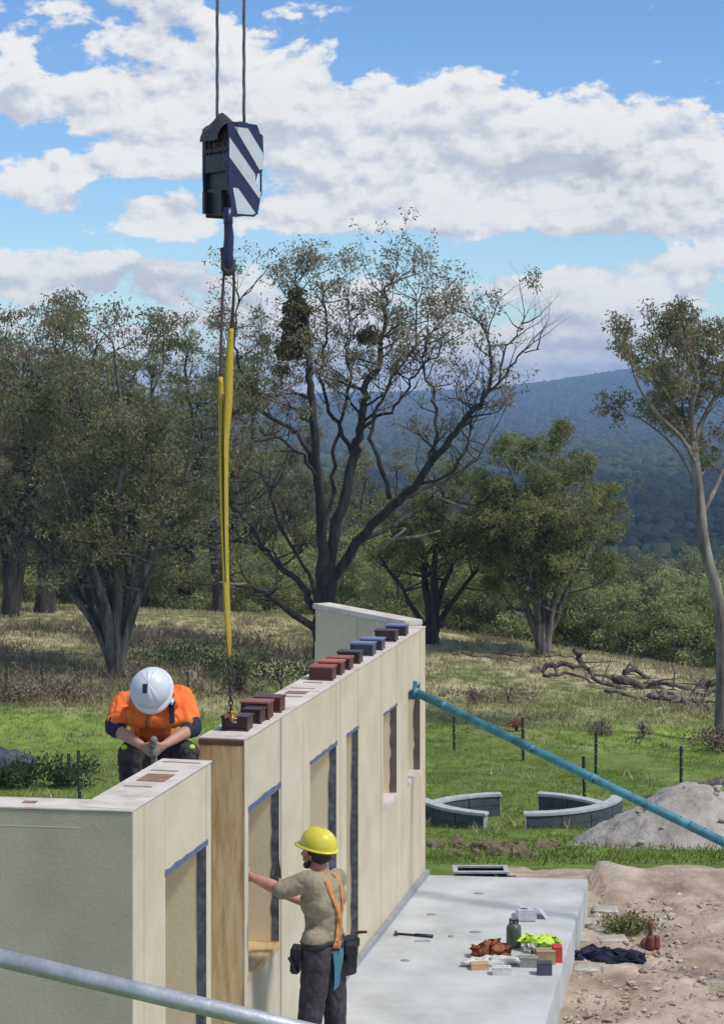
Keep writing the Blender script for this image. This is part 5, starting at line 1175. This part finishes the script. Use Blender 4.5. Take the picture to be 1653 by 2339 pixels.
# wrapped packet with loose film
pk = empty('wrapped_packet', onslab(1200, 2103)); MB().box(-.09, .10, -.06, .07, 0, .10).build('packet', MT['lilac_bag'], pk, bevel=.012)
vs = []; fs = []
for i in range(10):
    for j in range(5): vs.append((-.05+.028*i, .02+.05*j-.012*i*0, .105+.012*math.sin(i*1.3+j)-.009*max(0, i-5)+ (0 if i < 6 else -.012*(i-5))))
for i in range(9):
    for j in range(4): fs.append((i*5+j, i*5+j+1, (i+1)*5+j+1, (i+1)*5+j))
MB().add(vs, fs).build('plastic_film', MT['lilac_bag'], pk, True); tag(pk, 'clear wrapped packet with loose film in the middle of the slab', 'packet')
# gas bottle
gb = empty('gas_bottle', onslab(1173, 2164)); gb.scale = (1.2, 1.2, 1.25); prof = [(0,.0),(.052,.002),(.056,.012),(.056,.135),(.050,.155),(.030,.168),(.024,.172)]
n = 20; vs = []; fs = []
for (r_, z) in prof:
    for i in range(n): vs.append((r_*math.cos(6.2832*i/n), r_*math.sin(6.2832*i/n), z))
for j in range(len(prof)-1):
    for i in range(n): fs.append((j*n+i, j*n+(i+1)%n, (j+1)*n+(i+1)%n, (j+1)*n+i))
fs.append(tuple(range((len(prof)-1)*n, len(prof)*n))); MB().add(vs, fs).build('bottle', MT['green_can'], gb, True)
MB().tube([(0,0,.17),(0,0,.188)], .012, 10).box(-.034,-.020,-.012,.012,.165,.20).box(.020,.034,-.012,.012,.165,.20).box(-.034,.034,-.006,.006,.185,.196).build('valve_collar', MT['dark_box'], gb); tag(gb, 'small green gas bottle standing on the slab behind the heap', 'gas bottle')
sP = lambda x, y, dz=0: onslab(x, y) + UZ*dz
tag(lump('rust_cloth', sP(1122, 2186), (.17,.10,.10), MT['rag'], 1, .4), 'crumpled rust orange cloth heap left of the gas bottle', 'cloth')
tag(lump('hi_vis_vest', sP(1235, 2172, .06), (.18,.11,.05), MT['vis'], 2, .7, 8), 'crumpled lime yellow hi vis vest on the cardboard boxes', 'vest')
o = lump('white_sack', sP(1120, 2205), (.26,.06,.055), MT['white_bag'], 3, .35, 5, rz=.15); tag(o, 'long white sack lying in front of the rust cloth', 'sack')
def arcsack(x, y, r_, a0_, a1_, w_, m, nm, lab, cat):
    pts = [Vector((r_*math.cos(R(a)), r_*.5*math.sin(R(a)), .06)) for a in np.linspace(a0_, a1_, 9)]; mb = MB(); mb.tube(pts, [w_*.4]+[w_]*7+[w_*.4], 10, flat=.7); o = mb.build(nm, m, None, True); o.location = onslab(x, y); tag(o, lab, cat)
arcsack(1140, 2212, .17, 0, 120, .032, MT['white_bag'], 'folded_sack', 'folded pale sack curving over the yellow offcut', 'sack')
def bx(nm, x, y, sx, sy, sz, m, lab, cat, rz=0.0, z=0.0, lid=None):
    r = empty(nm, sP(x, y, z), rz); q = .006; mb = MB(); mb.box(-sx/2, sx/2, -sy/2, sy/2, 0, q); mb.box(-sx/2, sx/2, -sy/2, -sy/2+q, q, sz); mb.box(-sx/2, sx/2, sy/2-q, sy/2, q, sz); mb.box(-sx/2, -sx/2+q, -sy/2+q, sy/2-q, q, sz); mb.box(sx/2-q, sx/2, -sy/2+q, sy/2-q, q, sz)
    mb.build('carton', MT[m], r)
    MB().box(-sx/2-.002, sx/2+.002, -sy/2-.002, -.003, sz, sz+.004).build('flap', MT[lid or m], r); MB().box(-sx/2-.002, sx/2+.002, .003, sy/2+.002, sz+.001, sz+.005).build('flap', MT[lid or m], r); tag(r, lab, cat)
bx('cardboard_box', 1245, 2200, .16, .13, .11, 'cardboard', 'brown cardboard box under the hi vis vest', 'box', .05); bx('red_box', 1272, 2196, .075, .12, .13, 'red', 'upright red box right of the hi vis vest', 'box', .05)
bx('grey_box', 1207, 2208, .16, .10, .08, 'concrete_side', 'grey brown box in front of the gas bottle', 'box', -.05); bx('foam_offcut', 1095, 2214, .15, .09, .05, 'timber', 'yellow foam offcut at the front left of the heap', 'offcut', .1)
bx('grey_crate', 1243, 2226, .12, .10, .10, 'block', 'dark grey box below the cardboard box', 'box', .02); bx('white_box', 1145, 2226, .16, .09, .06, 'white_bag', 'flat white box at the front of the heap', 'box', .0)
tag(lump('paper_bag', sP(1215, 2190, .05), (.08,.05,.05), MT['white_bag'], 6, .5), 'pale crumpled paper bag on the grey brown box', 'bag')
for i, (x, y, w_) in enumerate([(1093,2042,26),(985,2090,22),(1085,2130,26),(1030,2140,14),(925,2195,20)]):
    o = lump('wet_scrap', onslab(x, y) + UZ*.001, (w_*.0021, .03, .006), MT['concrete_side'], i, .5, nu=12, nv=6)
    tag(o, ['thin grey scrap at the far end of the slab','thin grey scrap near the wall foot, above the hammer','thin grey scrap in front of the wrapped packet','tiny grey scrap between hammer and packet','thin grey scrap near the wall foot, below the hammer'][i], 'scrap', 'flat scraps on the slab')
# soil side: limestone pavers, dark jacket, red tool, tuft
def onsoil(x, y): return G(x, y)
for i, (x, y, sx, sy, rz) in enumerate([(1345,2075,.19,.16,.1),(1385,2082,.20,.16,-.1),(1340,2112,.20,.15,.15),(1372,2125,.13,.12,.4),(1398,2150,.22,.15,.2),(1352,2150,.24,.15,.0),(1345,2215,.26,.16,.05),(1405,2222,.18,.14,.0),(1320,2135,.12,.10,.3)]):
    g = onsoil(x, y); mb = MB(); mb.box(-sx, sx*.9, -sy, sy, -.02, .035); me = mb.mesh('limestone_paver')
    bm = bmesh.new(); bm.from_mesh(me); bmesh.ops.subdivide_edges(bm, edges=bm.edges, cuts=5, use_grid_fill=True)
    for v in bm.verts: v.co += Vector((noise.noise(v.co*7+Vector((i*3,0,0))), noise.noise(v.co*7+Vector((0,i*3,0))), .5*noise.noise(v.co*9)))*.03
    bm.to_mesh(me); bm.free(); o = link('limestone_paver', me, MT['limestone'], None, True); o.location = g - UZ*.005; o.rotation_euler.z = rz; o.scale = (.7, .7, .7)
    tag(o, ['pale slab stone nearest the far corner of the slab','flat pale stone beside the soil, second in the far row','pale stone against the slab edge, left of the small grey one','small grey stone among the pavers','broad pale stone below the grass tuft','broad pale stone above the navy jacket','yellowish flat stone below the navy jacket, against the slab','yellowish stone at the bottom edge near the jacket','small pale stone pressed against the slab side'][i], 'paver', 'rough pavers beside the slab')
o = lump('dark_jacket', onsoil(1388, 2196), (.36,.12,.09), MT['navy_cloth'], 4, .5, 6, 30, 18, rz=-.18); tag(o, 'crumpled navy jacket lying beside the slab', 'jacket')
g = onsoil(1485, 2168); rt = empty('red_hand_tamper', g)
MB().cap((0,0,.03), .05, (.0,0,.09), .045).build('base_block', MT['rustred'], rt, True); MB().cap((-.07,.0,.05), .03, (-.05,0,.09), .02).cap((.06,-.01,.02), .035, (.06,0,.10), .03).build('side_lug', MT['rustred'], rt, True)
MB().tube([(0,0,.1),(.0,0,.19),(0,0,.24),(0,0,.27)], [.018,.022,.034,.012], 10).build('handle', MT['rustred'], rt, True); tag(rt, 'rust red hand tool standing upright on the soil', 'hand tool')
tg = G(1100, 2010); tr_ = empty('dark_trough', Vector((1.24, 20.62, -.25)))
mb = MB(); mb.box(-.27,.27,-.13,-.11,0,.20).box(-.27,.27,.11,.13,0,.20).box(-.27,-.25,-.11,.11,0,.20).box(.25,.27,-.11,.11,0,.20).box(-.25,.25,-.11,.11,0,.02); mb.build('tub', MT['navy_cloth'], tr_)
MB().box(-.29,.29,-.15,-.10,.201,.22).box(-.29,.29,.10,.15,.201,.22).box(-.29,-.24,-.10,.10,.201,.22).box(.24,.29,-.10,.10,.201,.22).build('rim', MT['cap'], tr_); tag(tr_, 'black trough with pale rim at the far end of the slab', 'trough')
tag(lump('dark_tarp', Vector((1.50, 20.45, -.24)), (.17,.11,.13), MT['clod'], 8, .3, 5), 'crumpled brown tarp heap at the right end of the trough', 'tarp')
# timber strip between slab and trough
o = MB().box(-.22,.22,-.02,.02,0,.04).build('timber_offcut', MT['ply_dark']); o.location = (.86, 20.6, gzf(.86, 20.6)); o.rotation_euler.z = -.05; tag(o, 'dark timber strip on the soil at the wall foot, left of the trough', 'timber strip')

# ------------------------------------------------------------------ grass, tussocks, weeds
def blades(name, C, per, h, wd, spread, m, lean=.35, label=None, cat='grass'):
    k = len(C)*per; idx = np.repeat(np.arange(len(C)), per); p = C[idx] + np.concatenate([rng.standard_normal((k, 2))*spread, np.zeros((k, 1))], 1)
    hh = h*(.5+rng.random(k)); a = rng.random(k)*6.283; wv = np.stack([np.cos(a), np.sin(a), np.zeros(k)], 1)*wd/2
    tip = p + np.stack([rng.standard_normal(k)*lean*hh, rng.standard_normal(k)*lean*hh, hh], 1)
    o = link(name, trimesh(name, np.stack([p-wv, p+wv, tip], 1)), m)
    return tag(o, label, cat, kind='stuff')
def scatter(n, y0, y1, cond=lambda X, Y: np.ones_like(X, bool), sp=.24):
    u = rng.random(n); Y = np.sqrt(y0*y0 + u*(y1*y1-y0*y0)); X = (rng.random(n)*2-1)*(sp*Y+1); ok = cond(X, Y); X, Y = X[ok], Y[ok]
    return np.stack([X, Y, gz(X, Y)+.02], 1)
def nmask(X, Y, s, t, o=0): return np.array([noise.noise(Vector((x*s, y*s*.6, o))) > t for x, y in zip(X, Y)], bool) if len(X) else np.zeros(0, bool)
MT['grass_g'] = material('grass_blades', [(.12,.165,.03),(.18,.235,.045),(.25,.30,.07)], .8, .5, 4, island=.3, trans=.45, spec=.1)
MT['grass_d'] = material('dry_grass_blades', [(.28,.27,.12),(.42,.38,.20),(.52,.46,.28)], .8, .5, 4, island=.3, trans=.4, spec=.1)
MT['grass_b'] = material('brown_weed', [(.17,.13,.09),(.26,.20,.14),(.34,.27,.19)], .85, .5, 4, island=.35, trans=.35, spec=.1)
out = lambda X, Y: (X > .9) | (Y > 24) | (X < -3)
blades('lawn_grass', scatter(18000, 23.9, 66), 6, .055, .022, .12, MT['grass_g'], .5, 'short green grass covering the lawn and near paddock')
blades('dry_grass', scatter(9000, 58, 98), 7, .15, .04, .16, MT['grass_d'], .4, 'dry straw coloured grass over the crest of the paddock')
C = scatter(2600, 54, 86, lambda X, Y: nmask(X, Y, .3, .16)); blades('brown_tussocks', C, 12, .18, .045, .14, MT['grass_b'], .5, 'brown and dry tussocks dotted over the rising paddock')
C = scatter(900, 60, 78, lambda X, Y: (X < 2) & nmask(X, Y, .2, -.1, 4)); blades('shaded_undergrowth', C, 14, .40, .05, .25, MT['grass_b'], .5, 'tangled grey brown undergrowth under the left trees', 'undergrowth')
C = scatter(500, 33, 56, lambda X, Y: nmask(X, Y, .4, .12, 8)); blades('rough_grass', C, 10, .16, .04, .10, MT['grass_d'], .6, 'rough pale grass patches in the green lawn')
def lumps(name, n, x0, x1, y0, y1, r0, r1, m, label, cat):
    bm = bmesh.new(); bmesh.ops.create_icosphere(bm, subdivisions=1, radius=1); bm.verts.ensure_lookup_table()
    bv = np.array([v.co[:] for v in bm.verts]); bf = np.array([[v.index for v in f.verts] for f in bm.faces]); bm.free()
    Y = y0+(y1-y0)*rng.random(n); X = np.maximum(x0, 2.35+(Y-20)*.19)+(x1-x0)*rng.random(n)**1.1; r = r0*(r1/r0)**(rng.random(n)**2.2)
    V = bv[None]*(1+.3*rng.standard_normal((n, len(bv), 1)))*r[:, None, None]*np.array([1, 1, .6]); V += np.stack([X, Y, gz(X, Y)], -1)[:, None]
    o = link(name, trimesh(name, V[:, bf].reshape(-1, 3, 3)), m); return tag(o, label, cat, kind='stuff')
MT['soil_lump'] = material('soil_lump', [(.25,.185,.13),(.41,.325,.24),(.53,.45,.35)], .95, 3, 6, .5, 30, island=.25, spec=.1)
lumps('soil_crumbs', 5200, 1.6, 6.4, 14.5, 23.2, .008, .055, MT['soil_lump'], 'loose crumbs and clods of pale brown soil beside the slab', 'soil')
# weed clumps, shrubs one can tell apart
def shrub(x, y, h, w_, m, lab, seed, n=16, per=60, size=.09, stems=6):
    g = G(x, y); r = empty('weed_clump', g); rnd = random.Random(seed); mb = MB(); C = []
    for k in range(stems):
        a = rnd.random()*6.28; e = Vector((math.cos(a)*w_*.4*rnd.random(), math.sin(a)*w_*.4*rnd.random(), h*rnd.uniform(.6, 1.15))); mb.tube([Vector((0,0,-.05)), e*.5 + Vector((rnd.gauss(0,.04),0,0)), e], [.02,.014,.006], 4)
    mb.build('stem', MT['bark'], r)
    for k in range(n): C.append((rnd.gauss(0, w_*.30), rnd.gauss(0, w_*.25), abs(rnd.gauss(h*.42, h*.25))))
    leaves('foliage', np.array(C), .2*w_+.06, per, size, m, r, -.3, .4); tag(r, lab, 'weeds')
shrub(60, 1800, .75, 1.5, MT['leaf_weed'], 'dark green weeds behind the corner wall at the left edge', 1, 22, 70, .10, 12)
shrub(140, 1800, .7, 1.1, MT['leaf_weed'], 'dark green weed clump beside the near fence post', 2, 18, 70, .10, 14)
shrub(5, 1800, .5, .9, MT['leaf_weed'], 'low leafy weeds cut off by the left edge', 3, 14, 60)
shrub(545, 1590, 1.5, 1.3, MT['leaf_dark'], 'dark bushy thistle clump behind the chain', 4, 20, 50, .13, 8)
shrub(480, 1545, 1.0, 2.6, MT['leaf_weed'], 'shaded dark bush between orange worker and sling', 5, 26, 60, .13, 8)
shrub(400, 1520, 1.0, 3.4, MT['leaf_dark'], 'wide grey bush at the foot of the many stemmed gum', 6, 30, 60, .13, 8)
shrub(640, 1560, .8, 2.8, MT['leaf_weed'], 'low dark bushes behind the red brown boxes', 7, 28, 60, .13, 8)
shrub(1630, 1715, .6, 1.6, MT['grass_b'], 'grey brown bush at the foot of the slender gum', 8, 18, 60, .12, 8)
shrub(1468, 1690, .5, .35, MT['grass_b'], 'small brown thistle on the green paddock, right of the brace', 9, 8, 40, .08, 4)
shrub(1180, 1672, .45, .4, MT['rag'], 'small rusty weed left of the second fence post', 10, 8, 40, .08, 4)
shrub(1372, 1680, .45, .7, MT['grass_b'], 'brown weed tuft behind the tall fence post', 11, 10, 40, .09, 4)
shrub(1085, 1608, .5, .8, MT['grass_b'], 'dead brown tuft on the slope near the wall end', 12, 10, 40, .09, 4)
shrub(1160, 1608, .6, 1.6, MT['grass_b'], 'dead brown weed patch in the middle of the slope', 13, 18, 50, .09, 6)
shrub(1430, 2130, .16, .42, MT['leaf_green'], 'green grass tuft between pavers and soil', 14, 16, 60, .05, 6)
shrub(30, 1600, .7, 3.0, MT['grass_b'], 'grey brown weed bank by the left fence posts', 15, 30, 60, .12, 8)
shrub(150, 1600, .6, 3.0, MT['grass_b'], 'grey brown weed bank below the many stemmed gum', 16, 30, 60, .12, 8)
# dark wrapped bale by the weeds at the left edge
o = lump('covered_bale', G(10, 1752), (.75,.45,.34), MT['block'], 5, .2, 3, 24, 14); tag(o, 'dark blue covered bale at the left edge behind the weeds', 'bale')
for i, (x, y, a, L_) in enumerate([(210,1748,.0,.5),(218,1730,2.2,.32),(225,1785,-.5,.6)]):
    g = G(x, y); o = MB().tube([(-L_/2,0,.03),(0,.02,.05),(L_/2,0,.03)], [.02,.026,.015], 6).build('pale_stick', MT['bark_pale'], None, True); o.location = g; o.rotation_euler = (0, 0 , a)
    tag(o, ['pale stick lying level on the green lawn left of the worker','short pale stick above the level one on the lawn','long pale stick on the lawn by the corner wall edge'][i], 'stick')

# ------------------------------------------------------------------ air
hz = bpy.data.materials.new('haze'); hz.use_nodes = True; t = hz.node_tree; t.nodes.clear()
o_ = t.nodes.new('ShaderNodeOutputMaterial'); v_ = t.nodes.new('ShaderNodeVolumePrincipled'); v_.inputs['Color'].default_value = (.42, .64, 1, 1); v_.inputs['Density'].default_value = .00026; v_.inputs['Anisotropy'].default_value = 0.0
t.links.new(v_.outputs[0], o_.inputs['Volume'])
hb_ = MB().box(-3000, 3000, -70, 4800, -60, 52).build('haze', hz); tag(hb_, 'thin blue air haze over the valley', 'haze', kind='stuff')
tot = sum(len(m.polygons) for m in bpy.data.meshes); print('polys', tot, 'objects', len(bpy.data.objects))
